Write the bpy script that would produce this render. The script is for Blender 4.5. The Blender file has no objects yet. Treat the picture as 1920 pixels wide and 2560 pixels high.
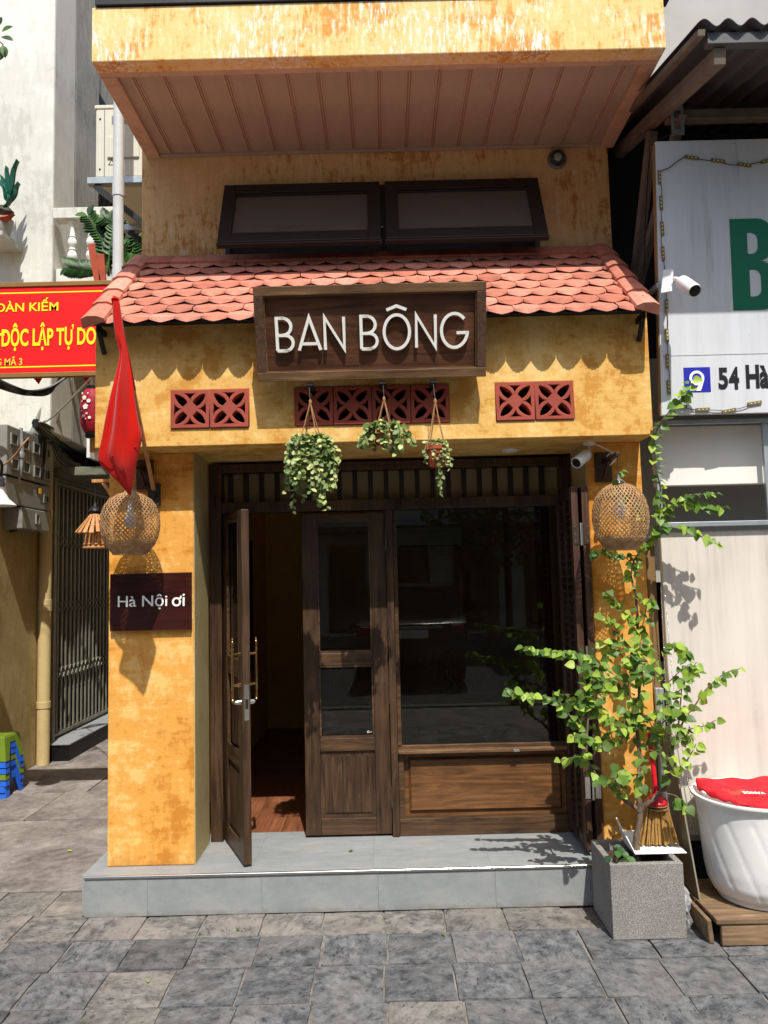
import bpy, bmesh, math, random
from mathutils import Vector, Matrix, Euler
random.seed(7)
R = math.radians
scene = bpy.context.scene
COL = scene.collection

# ------------------------------------------------------------------ camera
FPX, PITCH, ROLL, CAMH = 1920.0, R(4.8), R(1.4), 1.67      # focal length in photo pixels, tilt, roll, eye height
cam_data = bpy.data.cameras.new('camera')
cam_data.sensor_fit = 'VERTICAL'
cam_data.sensor_height = 25.6
cam_data.lens = 25.6 * FPX / 2560.0
cam_data.clip_start = 0.05
cam_data.clip_end = 500
cam = bpy.data.objects.new('camera', cam_data)
COL.objects.link(cam)
_fw = Vector((0, math.cos(PITCH), math.sin(PITCH)))
_up = Vector((0, -math.sin(PITCH), math.cos(PITCH)))
_rt = Vector((1, 0, 0))
_r2 = _rt * math.cos(ROLL) - _up * math.sin(ROLL)
_u2 = _rt * math.sin(ROLL) + _up * math.cos(ROLL)
cam.matrix_world = Matrix(((_r2.x, _u2.x, -_fw.x, 0), (_r2.y, _u2.y, -_fw.y, 0), (_r2.z, _u2.z, -_fw.z, CAMH), (0, 0, 0, 1)))
scene.camera = cam

# ------------------------------------------------------------------ sky, sun, exposure
SUNV = Vector((0.20, -1.0, 1.52)).normalized()             # towards the sun
world = bpy.data.worlds.new('World')
scene.world = world
world.use_nodes = True
wn = world.node_tree
wn.nodes.clear()
_sky = wn.nodes.new('ShaderNodeTexSky')
_sky.sky_type = 'NISHITA'
_sky.sun_disc = False
_sky.sun_elevation = math.asin(SUNV.z)
_sky.sun_rotation = math.atan2(SUNV.x, SUNV.y)
_sky.dust_density = 2.0
_bg = wn.nodes.new('ShaderNodeBackground')
_bg.inputs['Strength'].default_value = 0.145
_wo = wn.nodes.new('ShaderNodeOutputWorld')
wn.links.new(_sky.outputs[0], _bg.inputs[0])
wn.links.new(_bg.outputs[0], _wo.inputs[0])
sun_data = bpy.data.lights.new('sun', 'SUN')
sun_data.energy = 4.6
sun_data.angle = R(0.53)
sun_data.color = (1.0, 0.965, 0.91)
sun = bpy.data.objects.new('sun', sun_data)
COL.objects.link(sun)
sun.rotation_euler = SUNV.to_track_quat('Z', 'Y').to_euler()
sun.location = (4, -20, 30)
scene.view_settings.view_transform = 'Standard'
scene.view_settings.look = 'None'
scene.view_settings.exposure = 0.32
scene.view_settings.gamma = 1.0
scene.view_settings.use_curve_mapping = False
scene.render.engine = 'CYCLES'
scene.cycles.use_denoising = True
scene.cycles.max_bounces = 10
scene.cycles.diffuse_bounces = 7
scene.cycles.transparent_max_bounces = 12
scene.cycles.sample_clamp_indirect = 6.0

# ------------------------------------------------------------------ photo pixel + one known coordinate -> point in the place
def ray(u, v):
    dx = u - 960.0
    dy = 1280.0 - v
    a = dx * math.cos(ROLL) + dy * math.sin(ROLL)
    b = -dx * math.sin(ROLL) + dy * math.cos(ROLL)
    return Vector((a, -b * math.sin(PITCH) + FPX * math.cos(PITCH), b * math.cos(PITCH) + FPX * math.sin(PITCH)))

def P(u, v, Y=None, Z=None, X=None):
    r = ray(u, v)
    t = Y / r.y if Y is not None else ((Z - CAMH) / r.z if Z is not None else X / r.x)
    return Vector((r.x * t, r.y * t, CAMH + r.z * t))

# ------------------------------------------------------------------ materials
MATS = {}

class NT:
    def __init__(s, name):
        s.m = bpy.data.materials.new(name)
        s.m.use_nodes = True
        s.t = s.m.node_tree
        s.t.nodes.clear()
        s.out = s.n('OutputMaterial')
        s.tc = s.n('TexCoord')

    def n(s, typ, **kw):
        nd = s.t.nodes.new('ShaderNode' + typ)
        for k, v in kw.items():
            if k.startswith('i_'):
                nd.inputs[k[2:].replace('_', ' ')].default_value = v
            else:
                setattr(nd, k, v)
        return nd

    def l(s, a, b):
        s.t.links.new(a, b)

    def mapping(s, scale, coord='Object', rot=(0, 0, 0)):
        mp = s.n('Mapping')
        mp.inputs['Scale'].default_value = scale
        mp.inputs['Rotation'].default_value = rot
        s.l(s.tc.outputs[coord], mp.inputs['Vector'])
        return mp.outputs[0]

    def noise(s, vec, scale, detail=4, rough=0.55, dist=0.0):
        nd = s.n('TexNoise')
        nd.inputs['Scale'].default_value = scale
        nd.inputs['Detail'].default_value = detail
        nd.inputs['Roughness'].default_value = rough
        nd.inputs['Distortion'].default_value = dist
        s.l(vec, nd.inputs['Vector'])
        return nd.outputs['Fac']

    def ramp(s, fac, stops, interp='LINEAR'):
        nd = s.n('ValToRGB')
        cr = nd.color_ramp
        cr.interpolation = interp
        while len(cr.elements) > 1:
            cr.elements.remove(cr.elements[-1])
        cr.elements[0].position = stops[0][0]
        cr.elements[0].color = col4(stops[0][1])
        for p, c in stops[1:]:
            e = cr.elements.new(p)
            e.color = col4(c)
        s.l(fac, nd.inputs['Fac'])
        return nd.outputs['Color']

    def mix(s, fac, a, b, blend='MIX'):
        nd = s.n('MixRGB', blend_type=blend)
        for sock, val in (('Fac', fac), ('Color1', a), ('Color2', b)):
            if isinstance(val, (int, float)):
                nd.inputs[sock].default_value = val if sock == 'Fac' else (val, val, val, 1)
            elif isinstance(val, (tuple, list)):
                nd.inputs[sock].default_value = col4(val)
            else:
                s.l(val, nd.inputs[sock])
        return nd.outputs['Color']

    def math(s, op, a, b=None):
        nd = s.n('Math', operation=op)
        for i, val in enumerate((a, b)):
            if val is None:
                continue
            if isinstance(val, (int, float)):
                nd.inputs[i].default_value = val
            else:
                s.l(val, nd.inputs[i])
        return nd.outputs[0]

    def finish(s, color, rough=0.7, bump=None, bump_s=0.3, dist=0.01, metal=0.0, spec=0.3, **kw):
        b = s.n('BsdfPrincipled')
        if isinstance(color, (tuple, list)):
            b.inputs['Base Color'].default_value = col4(color)
        else:
            s.l(color, b.inputs['Base Color'])
        if isinstance(rough, (int, float)):
            b.inputs['Roughness'].default_value = rough
        else:
            s.l(rough, b.inputs['Roughness'])
        b.inputs['Metallic'].default_value = metal
        b.inputs['Specular IOR Level'].default_value = spec
        for k, v in kw.items():
            b.inputs[k.replace('_', ' ')].default_value = v
        if bump is not None:
            bn = s.n('Bump')
            bn.inputs['Strength'].default_value = bump_s
            bn.inputs['Distance'].default_value = dist
            s.l(bump, bn.inputs['Height'])
            s.l(bn.outputs[0], b.inputs['Normal'])
        s.l(b.outputs[0], s.out.inputs['Surface'])
        return s.m

def col4(c):
    if isinstance(c, (int, float)):
        return (c, c, c, 1)
    return (c[0], c[1], c[2], 1)

def S(r, g, b):
    """sRGB 0-255 -> linear"""
    return tuple((x / 255 / 12.92) if x / 255 <= 0.04045 else ((x / 255 + 0.055) / 1.055) ** 2.4 for x in (r, g, b))

def simple(name, c, rough=0.6, metal=0.0, var=0.12, scale=6.0, bump=0.15, spec=0.3, rnd=0.0, **kw):
    """one colour with uneven tone, a little grime and fine relief"""
    s = NT(name)
    v = s.mapping((1, 1, 1))
    n1 = s.noise(v, scale, 5, 0.6)
    dark = tuple(x * (1 - var) for x in c)
    lite = tuple(min(1, x * (1 + var)) for x in c)
    colr = s.ramp(n1, [(0.3, dark), (0.7, lite)])
    if rnd:
        oi = s.n('ObjectInfo')
        f = s.math('ADD', s.math('MULTIPLY', oi.outputs['Random'], rnd * 2), 1 - rnd)
        colr = s.mix(1.0, colr, f, 'MULTIPLY')
    n2 = s.noise(v, scale * 9, 4, 0.6)
    MATS[name] = s.finish(colr, rough, n2, bump, 0.004, metal, spec, **kw)
    return MATS[name]

def plaster(name, deep, mid, pale, scr, scar=(0.55, 0.62), vert=False, sc=1.0, rough=0.85, amount=1.0, foot=None):
    """rubbed lime wash: brushed patches of deep and pale tone, scraped scars with clear edges, hairline cracks"""
    s = NT(name)
    v = s.mapping((1, 1, 1))
    va = s.mapping((1.6, 1.6, 7.0))
    vb = s.mapping((7.0, 7.0, 1.5))
    big = s.noise(v, 1.5 * sc, 9, 0.64, 0.35)
    med = s.noise(v, 7.0 * sc, 9, 0.74, 0.2)
    hor = s.noise(va, 4.5 * sc, 6, 0.7, 0.2)
    ver = s.noise(vb, 4.5 * sc, 6, 0.7, 0.2)
    wh, wv, wm = (0.08, 0.28, 0.22) if vert else (0.14, 0.10, 0.34)
    f1 = s.math('ADD', s.math('ADD', s.math('MULTIPLY', big, 0.42), s.math('MULTIPLY', med, wm)), s.math('ADD', s.math('MULTIPLY', hor, wh), s.math('MULTIPLY', ver, wv)))
    base = s.ramp(f1, [(0.445, deep), (0.487, mid), (0.512, mid), (0.555, pale)])
    f2 = s.math('ADD', s.math('MULTIPLY', ver if vert else med, 0.6), s.math('MULTIPLY', s.noise(vb if vert else va, 13 * sc, 6, 0.7), 0.4))
    scars = s.ramp(f2, [(scar[0], 0.0), (scar[1], 1.0)])
    patch = s.ramp(s.noise(v, 1.7 * sc, 5, 0.6, 0.3), [(0.46, 0.0), (0.56, amount)])
    fac = s.mix(1.0, scars, patch, 'MULTIPLY')
    c = s.mix(fac, base, scr)
    spots = s.ramp(s.noise(v, 46, 5, 0.7), [(0.66, 0.0), (0.72, 0.5)])
    c = s.mix(spots, c, tuple(x * 0.5 for x in deep))
    vo = s.n('TexVoronoi', feature='DISTANCE_TO_EDGE')
    vo.inputs['Scale'].default_value = 3.1 * sc
    wob = s.n('VectorMath', operation='ADD')
    s.l(v, wob.inputs[0])
    nz = s.n('TexNoise')
    nz.inputs['Scale'].default_value = 6
    s.l(v, nz.inputs['Vector'])
    s.l(nz.outputs['Color'], wob.inputs[1])
    s.l(wob.outputs[0], vo.inputs['Vector'])
    crk = s.ramp(vo.outputs['Distance'], [(0.0, 0.5), (0.006, 0.0)])
    keep = s.ramp(s.noise(v, 2.6, 3, 0.5), [(0.56, 0.0), (0.62, 1.0)])
    c = s.mix(s.mix(1.0, crk, keep, 'MULTIPLY'), c, tuple(x * 0.35 for x in deep))
    if foot is not None:                       # splashed dirt along the foot, scuffed unevenly
        sx = s.n('SeparateXYZ')
        s.l(s.tc.outputs['Object'], sx.inputs[0])
        lo = s.math('SUBTRACT', s.math('ADD', foot, s.math('MULTIPLY', s.noise(s.mapping((3, 3, 1)), 4.0, 6, 0.7), 0.55)), sx.outputs['Z'])
        dirt = s.ramp(lo, [(0.18, 0.0), (0.42, 0.55)])
        c = s.mix(dirt, c, tuple(x * 0.42 + 0.03 for x in deep))
    h = s.math('ADD', s.math('ADD', s.math('MULTIPLY', f2, 0.5), s.math('MULTIPLY', s.noise(v, 60, 5, 0.65), 0.3)), s.math('MULTIPLY', fac, -0.25))
    MATS[name] = s.finish(c, rough, h, 0.55, 0.008, 0, 0.15)
    return MATS[name]

def wood(name, dark, lite, axis='X', rough=0.45, spec=0.35, grain=1.0, worn=None):
    s = NT(name)
    st = {'X': (1.2, 16, 16), 'Y': (16, 1.2, 16), 'Z': (16, 16, 1.2)}[axis]
    v = s.mapping(tuple(x * grain for x in st))
    oi = s.n('ObjectInfo')
    off = s.n('VectorMath', operation='SCALE')
    off.inputs[0].default_value = (13, 7, 5)
    s.l(oi.outputs['Random'], off.inputs['Scale'])
    add = s.n('VectorMath', operation='ADD')
    s.l(v, add.inputs[0])
    s.l(off.outputs[0], add.inputs[1])
    v = add.outputs[0]
    g = s.noise(v, 1.6, 7, 0.65, 1.6)
    vv = s.mapping((1, 1, 1))
    blot = s.noise(vv, 3.5, 3, 0.5, 0.3)
    f = s.math('ADD', s.math('MULTIPLY', g, 0.7), s.math('MULTIPLY', blot, 0.3))
    c = s.ramp(f, [(0.36, dark), (0.52, tuple((a + b) / 2 for a, b in zip(dark, lite))), (0.66, lite)])
    if worn:
        w = s.ramp(s.noise(s.mapping(tuple(x * 1.7 for x in st)), 2.5, 6, 0.7, 0.5), [(0.56, 0.0), (0.68, 0.6)])
        c = s.mix(w, c, worn)
    rg = s.ramp(blot, [(0.3, rough - 0.08), (0.7, rough + 0.12)])
    MATS[name] = s.finish(c, rg, g, 0.25, 0.004, 0, spec)
    return MATS[name]

plaster('plaster_pillar', S(190, 124, 46), S(214, 154, 72), S(228, 180, 106), S(236, 202, 142), (0.57, 0.64), False, 1.0, amount=.8, foot=-1.083)
plaster('plaster_beam', S(192, 138, 64), S(212, 168, 94), S(226, 188, 120), S(234, 208, 158), (0.555, 0.63), False, 1.5, amount=.8)
plaster('plaster_parapet', S(212, 152, 76), S(234, 198, 132), S(238, 208, 150), S(242, 232, 216), (0.50, 0.56), True, 1.5)
plaster('plaster_upper', S(192, 138, 76), S(224, 186, 128), S(230, 196, 142), S(230, 208, 176), (0.53, 0.60), True, 1.0)
plaster('plaster_soffit_edge', S(184, 150, 122), S(198, 166, 138), S(206, 174, 146), S(196, 146, 92), (0.55, 0.62), False, 1.4)
plaster('plaster_reveal', S(172, 152, 104), S(182, 164, 116), S(190, 172, 124), S(196, 182, 138), (0.6, 0.7), True, 1.0, amount=.4)  # olive that grazing sun gives the pillar sides, put into the colour
plaster('plaster_cream', S(188, 188, 178), S(204, 204, 194), S(214, 214, 206), S(222, 222, 216), (0.55, 0.66), True, 0.5, amount=.6)
plaster('plaster_grey', S(138, 138, 132), S(158, 158, 150), S(172, 172, 164), S(184, 184, 176), (0.55, 0.66), True, 0.6)
plaster('plaster_alley', S(150, 130, 86), S(168, 148, 102), S(180, 162, 116), S(140, 124, 92), (0.55, 0.66), True, 0.7)
plaster('wall_inside', S(216, 176, 100), S(224, 186, 110), S(230, 192, 118), S(232, 196, 128), (0.6, 0.7), False, 0.8)
simple('rib_lit', S(214, 178, 152), 0.7, var=0.08, scale=3, bump=0.1)  # light caught by the soffit ribs, put into a paler colour
simple('soffit_paint', S(172, 154, 134), 0.7, var=0.1, scale=3, bump=0.2)
wood('wood_dark_z', S(34, 23, 15), S(90, 65, 44), 'Z', 0.42)
wood('wood_dark_x', S(38, 26, 17), S(100, 73, 48), 'X', 0.42)
wood('wood_dark_y', S(30, 20, 14), S(74, 52, 36), 'Y', 0.42)
wood('wood_black', S(16, 12, 9), S(42, 31, 23), 'Z', 0.5)
wood('wood_panel', S(62, 39, 22), S(132, 90, 52), 'X', 0.4)
wood('wood_red_z', S(50, 32, 25), S(92, 64, 50), 'Z', 0.42)
wood('wood_sign', S(42, 23, 13), S(104, 62, 34), 'X', 0.5, grain=0.9)
wood('wood_frame', S(68, 46, 28), S(126, 94, 62), 'X', 0.5, worn=S(170, 130, 84))
wood('wood_frame_z', S(54, 34, 24), S(100, 72, 52), 'Z', 0.5, worn=S(130, 104, 80))
wood('wood_plaque', S(34, 10, 8), S(66, 24, 17), 'X', 0.35, grain=0.8)
wood('wood_floor', S(92, 54, 36), S(148, 94, 62), 'Y', 0.35, grain=0.8)
wood('wood_old', S(84, 66, 48), S(150, 122, 90), 'X', 0.8, grain=0.7, worn=S(176, 152, 120))
wood('wood_pale', S(170, 112, 60), S(206, 152, 96), 'Z', 0.6)
wood('bark', S(66, 52, 42), S(136, 116, 98), 'Z', 0.9, grain=1.6)
wood('straw', S(120, 84, 36), S(196, 152, 84), 'Z', 0.8, grain=4)
simple('transom_board', S(160, 142, 106), 0.6, var=0.06, scale=3, bump=0.05)
simple('pane_upper', S(92, 84, 76), 0.12, var=0.12, scale=1.5, bump=0.0, spec=0.5)  # soffit's grey-brown reflection painted in as the pane's base colour
simple('window_metal', S(32, 31, 31), 0.42, var=0.1, scale=3, bump=0.05, spec=0.4)
simple('dark_metal', S(44, 46, 46), 0.5, 0.3, var=0.2, scale=8)
simple('black', S(16, 16, 17), 0.5, var=0.2, scale=8)
simple('gate_metal', S(122, 120, 106), 0.5, 0.2, var=0.25, scale=5)
simple('galvanised', S(176, 184, 186), 0.38, 0.6, var=0.14, scale=14, bump=0.1)
simple('steel', S(214, 212, 206), 0.22, 1.0, var=0.06, scale=10, bump=0.05)
simple('brass', S(150, 116, 76), 0.3, 1.0, var=0.12, scale=12, bump=0.05)
simple('brick_red', S(150, 70, 55), 0.8, var=0.14, scale=9, bump=0.25, rnd=0.06)

simple('white_letter', S(238, 236, 226), 0.5, var=0.03, scale=10, bump=0.05)
simple('white_plastic', S(226, 226, 222), 0.4, var=0.05, scale=5, bump=0.05)
simple('white_pot', S(226, 224, 218), 0.45, var=0.06, scale=5, bump=0.08)
simple('ac_beige', S(204, 200, 184), 0.5, var=0.05, scale=4, bump=0.05)

simple('print_green', S(0, 104, 72), 0.5, var=0.03, scale=4, bump=0.02)
simple('print_blue', S(34, 38, 160), 0.5, var=0.03, scale=4, bump=0.02)
simple('print_black', S(28, 28, 32), 0.5, var=0.05, scale=6, bump=0.02)
simple('print_yellow', S(250, 226, 30), 0.5, var=0.02, scale=6, bump=0.02)
simple('print_gold', S(236, 186, 60), 0.5, var=0.03, scale=6, bump=0.02)
simple('banner_red', S(222, 14, 14), 0.55, var=0.05, scale=3, bump=0.04)
simple('banner_frame', S(150, 112, 62), 0.45, 0.4, var=0.1, scale=5)

simple('wall_grey', S(168, 166, 160), 0.75, var=0.07, scale=2.5)
simple('wall_white', S(222, 218, 208), 0.75, var=0.05, scale=2.5)
simple('ceiling_white', S(232, 226, 212), 0.8, var=0.04, scale=2)
simple('wall_dark', S(40, 41, 44), 0.9, var=0.2, scale=2.5)
simple('timber_grey', S(112, 100, 88), 0.85, var=0.25, scale=9, bump=0.4)  # wood_old made greyer, with the awning's shade put into the colour
simple('tin_roof', S(84, 84, 86), 0.6, 0.2, var=0.2, scale=3.5)
simple('pipe_pvc', S(196, 198, 196), 0.45, var=0.12, scale=7)
simple('pipe_alley', S(190, 168, 118), 0.6, var=0.1, scale=5)
simple('rope', S(150, 112, 72), 0.9, var=0.15, scale=30)
simple('terracotta', S(160, 72, 48), 0.75, var=0.14, scale=10)
simple('soil', S(70, 52, 40), 0.95, var=0.4, scale=25, bump=0.8)
simple('cable', S(20, 20, 21), 0.45, var=0.2, scale=10)
simple('cable_pale', S(196, 188, 168), 0.5, var=0.1, scale=10)
simple('meter_grey', S(132, 132, 124), 0.5, var=0.1, scale=5)
simple('meter_dark', S(40, 40, 42), 0.3, var=0.1, scale=5)
simple('lantern_red', S(150, 24, 44), 0.6, var=0.12, scale=8)
simple('stool_green', S(104, 128, 40), 0.4, var=0.08, scale=6)
simple('stool_blue', S(40, 96, 200), 0.4, var=0.08, scale=6)
simple('cap_grey', S(126, 128, 128), 0.4, 0.3, var=0.08, scale=8)
simple('cloth_red', S(206, 28, 40), 0.75, var=0.1, scale=6, bump=0.2)
simple('plastic_red', S(206, 22, 40), 0.4, var=0.06, scale=6)
simple('navy', S(36, 36, 74), 0.7, var=0.1, scale=8)
simple('led_case', S(120, 104, 66), 0.5, var=0.12, scale=20)
simple('led_dot', S(236, 226, 170), 0.3, var=0.03, scale=20)
simple('ceramic_green', S(44, 104, 86), 0.35, var=0.3, scale=14)
simple('ceramic_dark', S(54, 52, 46), 0.5, var=0.2, scale=14)
simple('sheet_board', S(126, 118, 100), 0.7, var=0.12, scale=5)
simple('guide_brown', S(136, 108, 72), 0.5, 0.2, var=0.12, scale=5)
simple('moss_concrete', S(110, 112, 96), 0.95, var=0.3, scale=14, bump=0.6)
simple('rag', S(190, 160, 146), 0.9, var=0.12, scale=10)
simple('red_inside', S(110, 20, 14), 0.6, var=0.1, scale=5)
simple('car_paint', (0.012, 0.013, 0.016), 0.2, 0.2, var=0.1, scale=3, bump=0.0, spec=0.6)
simple('asphalt', (0.05, 0.05, 0.05), 0.9, var=0.25, scale=3, bump=0.4)
simple('facade_a', S(206, 200, 184), 0.85, var=0.1, scale=1.2)
simple('facade_b', S(190, 188, 182), 0.85, var=0.1, scale=1.2)
simple('plastic_bag', S(214, 214, 216), 0.25, var=0.05, scale=9, bump=0.4, Alpha=0.45)

def grimy(name, c, grime, rough=0.5, amount=0.35):
    """painted sheet with rain streaks, smudges and specks"""
    s = NT(name)
    v = s.mapping((1, 1, 1))
    st = s.noise(s.mapping((9, 9, 0.5)), 2.0, 6, 0.65, 0.1)
    sm = s.noise(v, 1.6, 6, 0.62, 0.2)
    f = s.math('MULTIPLY', s.math('ADD', st, sm), 0.5)
    cc = s.ramp(f, [(0.4, c), (0.5, tuple(x * .94 for x in c)), (0.62, tuple(x * .84 for x in c))])
    g = s.mix(1.0, s.ramp(st, [(0.55, 0.0), (0.7, amount)]), s.ramp(sm, [(0.5, 0.0), (0.62, 1.0)]), 'MULTIPLY')
    cc = s.mix(g, cc, grime)
    sp = s.ramp(s.noise(v, 34, 4, 0.65), [(0.71, 0.0), (0.75, 0.55)])
    cc = s.mix(sp, cc, grime)
    dent = s.noise(v, 2.2, 2, 0.4)
    MATS[name] = s.finish(cc, rough, dent, 0.25, 0.02, 0, 0.3)
grimy('shutter_cream', S(210, 203, 190), S(150, 138, 120), 0.6)
grimy('sign_white', S(206, 208, 210), S(130, 128, 122), 0.45, 0.5)

def clay():
    s = NT('tile_clay')
    oi = s.n('ObjectInfo')
    ge = s.n('NewGeometry')
    sc = s.n('VectorMath', operation='SCALE')
    sc.inputs[0].default_value = (9, 5, 7)
    s.l(oi.outputs['Random'], sc.inputs['Scale'])
    ad = s.n('VectorMath', operation='ADD')
    s.l(s.mapping((1, 1, 1)), ad.inputs[0])
    s.l(sc.outputs[0], ad.inputs[1])
    v = ad.outputs[0]
    c = s.ramp(oi.outputs['Random'], [(0.0, S(178, 106, 86)), (0.35, S(196, 122, 100)), (0.75, S(206, 134, 112)), (1.0, S(212, 148, 128))])
    n1 = s.noise(v, 16, 7, 0.7)
    c = s.mix(1.0, c, s.ramp(n1, [(0.35, 0.80), (0.65, 1.08)]), 'MULTIPLY')
    soot = s.ramp(s.noise(s.mapping((1, 1, 1), 'Object'), 5, 6, 0.7), [(0.52, 0.0), (0.72, 0.55)])
    wv = s.n('Mapping')
    s.l(ge.outputs['Position'], wv.inputs['Vector'])
    wide = s.ramp(s.noise(wv.outputs[0], 2.6, 6, 0.7), [(0.48, 0.0), (0.66, 0.6)])
    c = s.mix(s.mix(1.0, soot, wide, 'ADD'), c, S(132, 92, 78))
    fl = s.ramp(s.noise(v, 70, 3, 0.6), [(0.70, 0.0), (0.75, 0.6)])
    c = s.mix(fl, c, S(216, 178, 160))
    MATS['tile_clay'] = s.finish(c, 0.82, n1, 0.35, 0.004, 0, 0.2)
clay()

def weave(name):
    s = NT(name)
    v = s.mapping((1, 1, 1))
    n1 = s.noise(v, 40, 4, 0.6)
    c = s.ramp(n1, [(0.3, S(150, 112, 72)), (0.7, S(204, 164, 116))])
    b = s.n('BsdfPrincipled')
    s.l(c, b.inputs['Base Color'])
    b.inputs['Roughness'].default_value = 0.65
    tr = s.n('BsdfTranslucent')
    s.l(c, tr.inputs['Color'])
    mx = s.n('MixShader')
    mx.inputs[0].default_value = 0.18
    s.l(b.outputs[0], mx.inputs[1])
    s.l(tr.outputs[0], mx.inputs[2])
    s.l(mx.outputs[0], s.out.inputs['Surface'])
    MATS[name] = s.m
weave('bamboo_strip')

def leafy(name, c0, c1, trans=0.35, rough=0.45):
    s = NT(name)
    oi = s.n('ObjectInfo')
    at = s.n('Attribute', attribute_name='tone')
    f = s.math('ADD', oi.outputs['Random'], at.outputs['Fac'])
    f = s.math('FRACT', f)
    c = s.ramp(f, [(0.0, tuple(x * 0.75 + 0.012 for x in c0)), (0.35, c0), (0.8, c1), (1.0, (c1[0] * 1.25, c1[1] * 1.12, c1[2] * 0.9))])
    v = s.mapping((1, 1, 1))
    n = s.noise(v, 60, 3, 0.6)
    c = s.mix(s.ramp(n, [(0.4, 0.0), (0.7, 0.25)]), c, tuple(x * 0.6 for x in c0))
    b = s.n('BsdfPrincipled')
    s.l(c, b.inputs['Base Color'])
    b.inputs['Roughness'].default_value = rough
    b.inputs['Specular IOR Level'].default_value = 0.35
    tr = s.n('BsdfTranslucent')
    tc = s.mix(1.0, c, (1.0, 1.15, 0.5), 'MULTIPLY')
    s.l(tc, tr.inputs['Color'])
    mx = s.n('MixShader')
    mx.inputs[0].default_value = trans
    s.l(b.outputs[0], mx.inputs[1])
    s.l(tr.outputs[0], mx.inputs[2])
    s.l(mx.outputs[0], s.out.inputs['Surface'])
    MATS[name] = s.m
leafy('leaf_vine', S(92, 126, 52), S(160, 188, 76))
leafy('leaf_hoya', S(100, 124, 62), S(176, 186, 122), 0.2)
leafy('leaf_dark', S(30, 62, 26), S(64, 102, 40), 0.15, 0.5)
leafy('leaf_tree', S(40, 76, 24), S(84, 122, 40), 0.3)

def cloth_flag():
    s = NT('flag_red')
    v = s.mapping((1, 1, 1))
    c = s.ramp(s.noise(v, 5, 3, 0.5), [(0.3, S(186, 16, 6)), (0.7, S(204, 24, 8))])
    b = s.n('BsdfPrincipled')
    s.l(c, b.inputs['Base Color'])
    b.inputs['Roughness'].default_value = 0.9
    b.inputs['Specular IOR Level'].default_value = 0.1
    b.inputs['Sheen Weight'].default_value = 0.15
    tr = s.n('BsdfTranslucent')
    s.l(c, tr.inputs['Color'])
    wv = s.noise(s.mapping((300, 300, 300)), 1.0, 2, 0.5)
    bn = s.n('Bump')
    bn.inputs['Strength'].default_value = 0.1
    s.l(wv, bn.inputs['Height'])
    s.l(bn.outputs[0], b.inputs['Normal'])
    mx = s.n('MixShader')
    mx.inputs[0].default_value = 0.15
    s.l(b.outputs[0], mx.inputs[1])
    s.l(tr.outputs[0], mx.inputs[2])
    s.l(mx.outputs[0], s.out.inputs['Surface'])
    MATS['flag_red'] = s.m
cloth_flag()

def glass(name, tint=(0.9, 0.92, 0.9), dust=0.008):
    s = NT(name)
    tr = s.n('BsdfTransparent')
    tr.inputs[0].default_value = col4(tint)
    gl = s.n('BsdfGlossy')
    gl.inputs['Roughness'].default_value = 0.01
    gl.inputs['Color'].default_value = (1, 1, 1, 1)
    fr = s.n('Fresnel')
    fr.inputs['IOR'].default_value = 1.5
    mx = s.n('MixShader')
    s.l(fr.outputs[0], mx.inputs[0])
    s.l(tr.outputs[0], mx.inputs[1])
    s.l(gl.outputs[0], mx.inputs[2])
    df = s.n('BsdfDiffuse')
    df.inputs[0].default_value = (0.5, 0.48, 0.44, 1)
    v = s.mapping((1, 1, 1))
    d = s.ramp(s.noise(v, 90, 4, 0.7), [(0.5, 0.0), (0.8, dust * 3)])
    m2 = s.n('MixShader')
    s.l(d, m2.inputs[0])
    s.l(mx.outputs[0], m2.inputs[1])
    s.l(df.outputs[0], m2.inputs[2])
    s.l(m2.outputs[0], s.out.inputs['Surface'])
    MATS[name] = s.m
glass('glass', (0.62, 0.68, 0.64))
glass('glass_grey', (0.35, 0.35, 0.33), 0.02)

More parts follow.
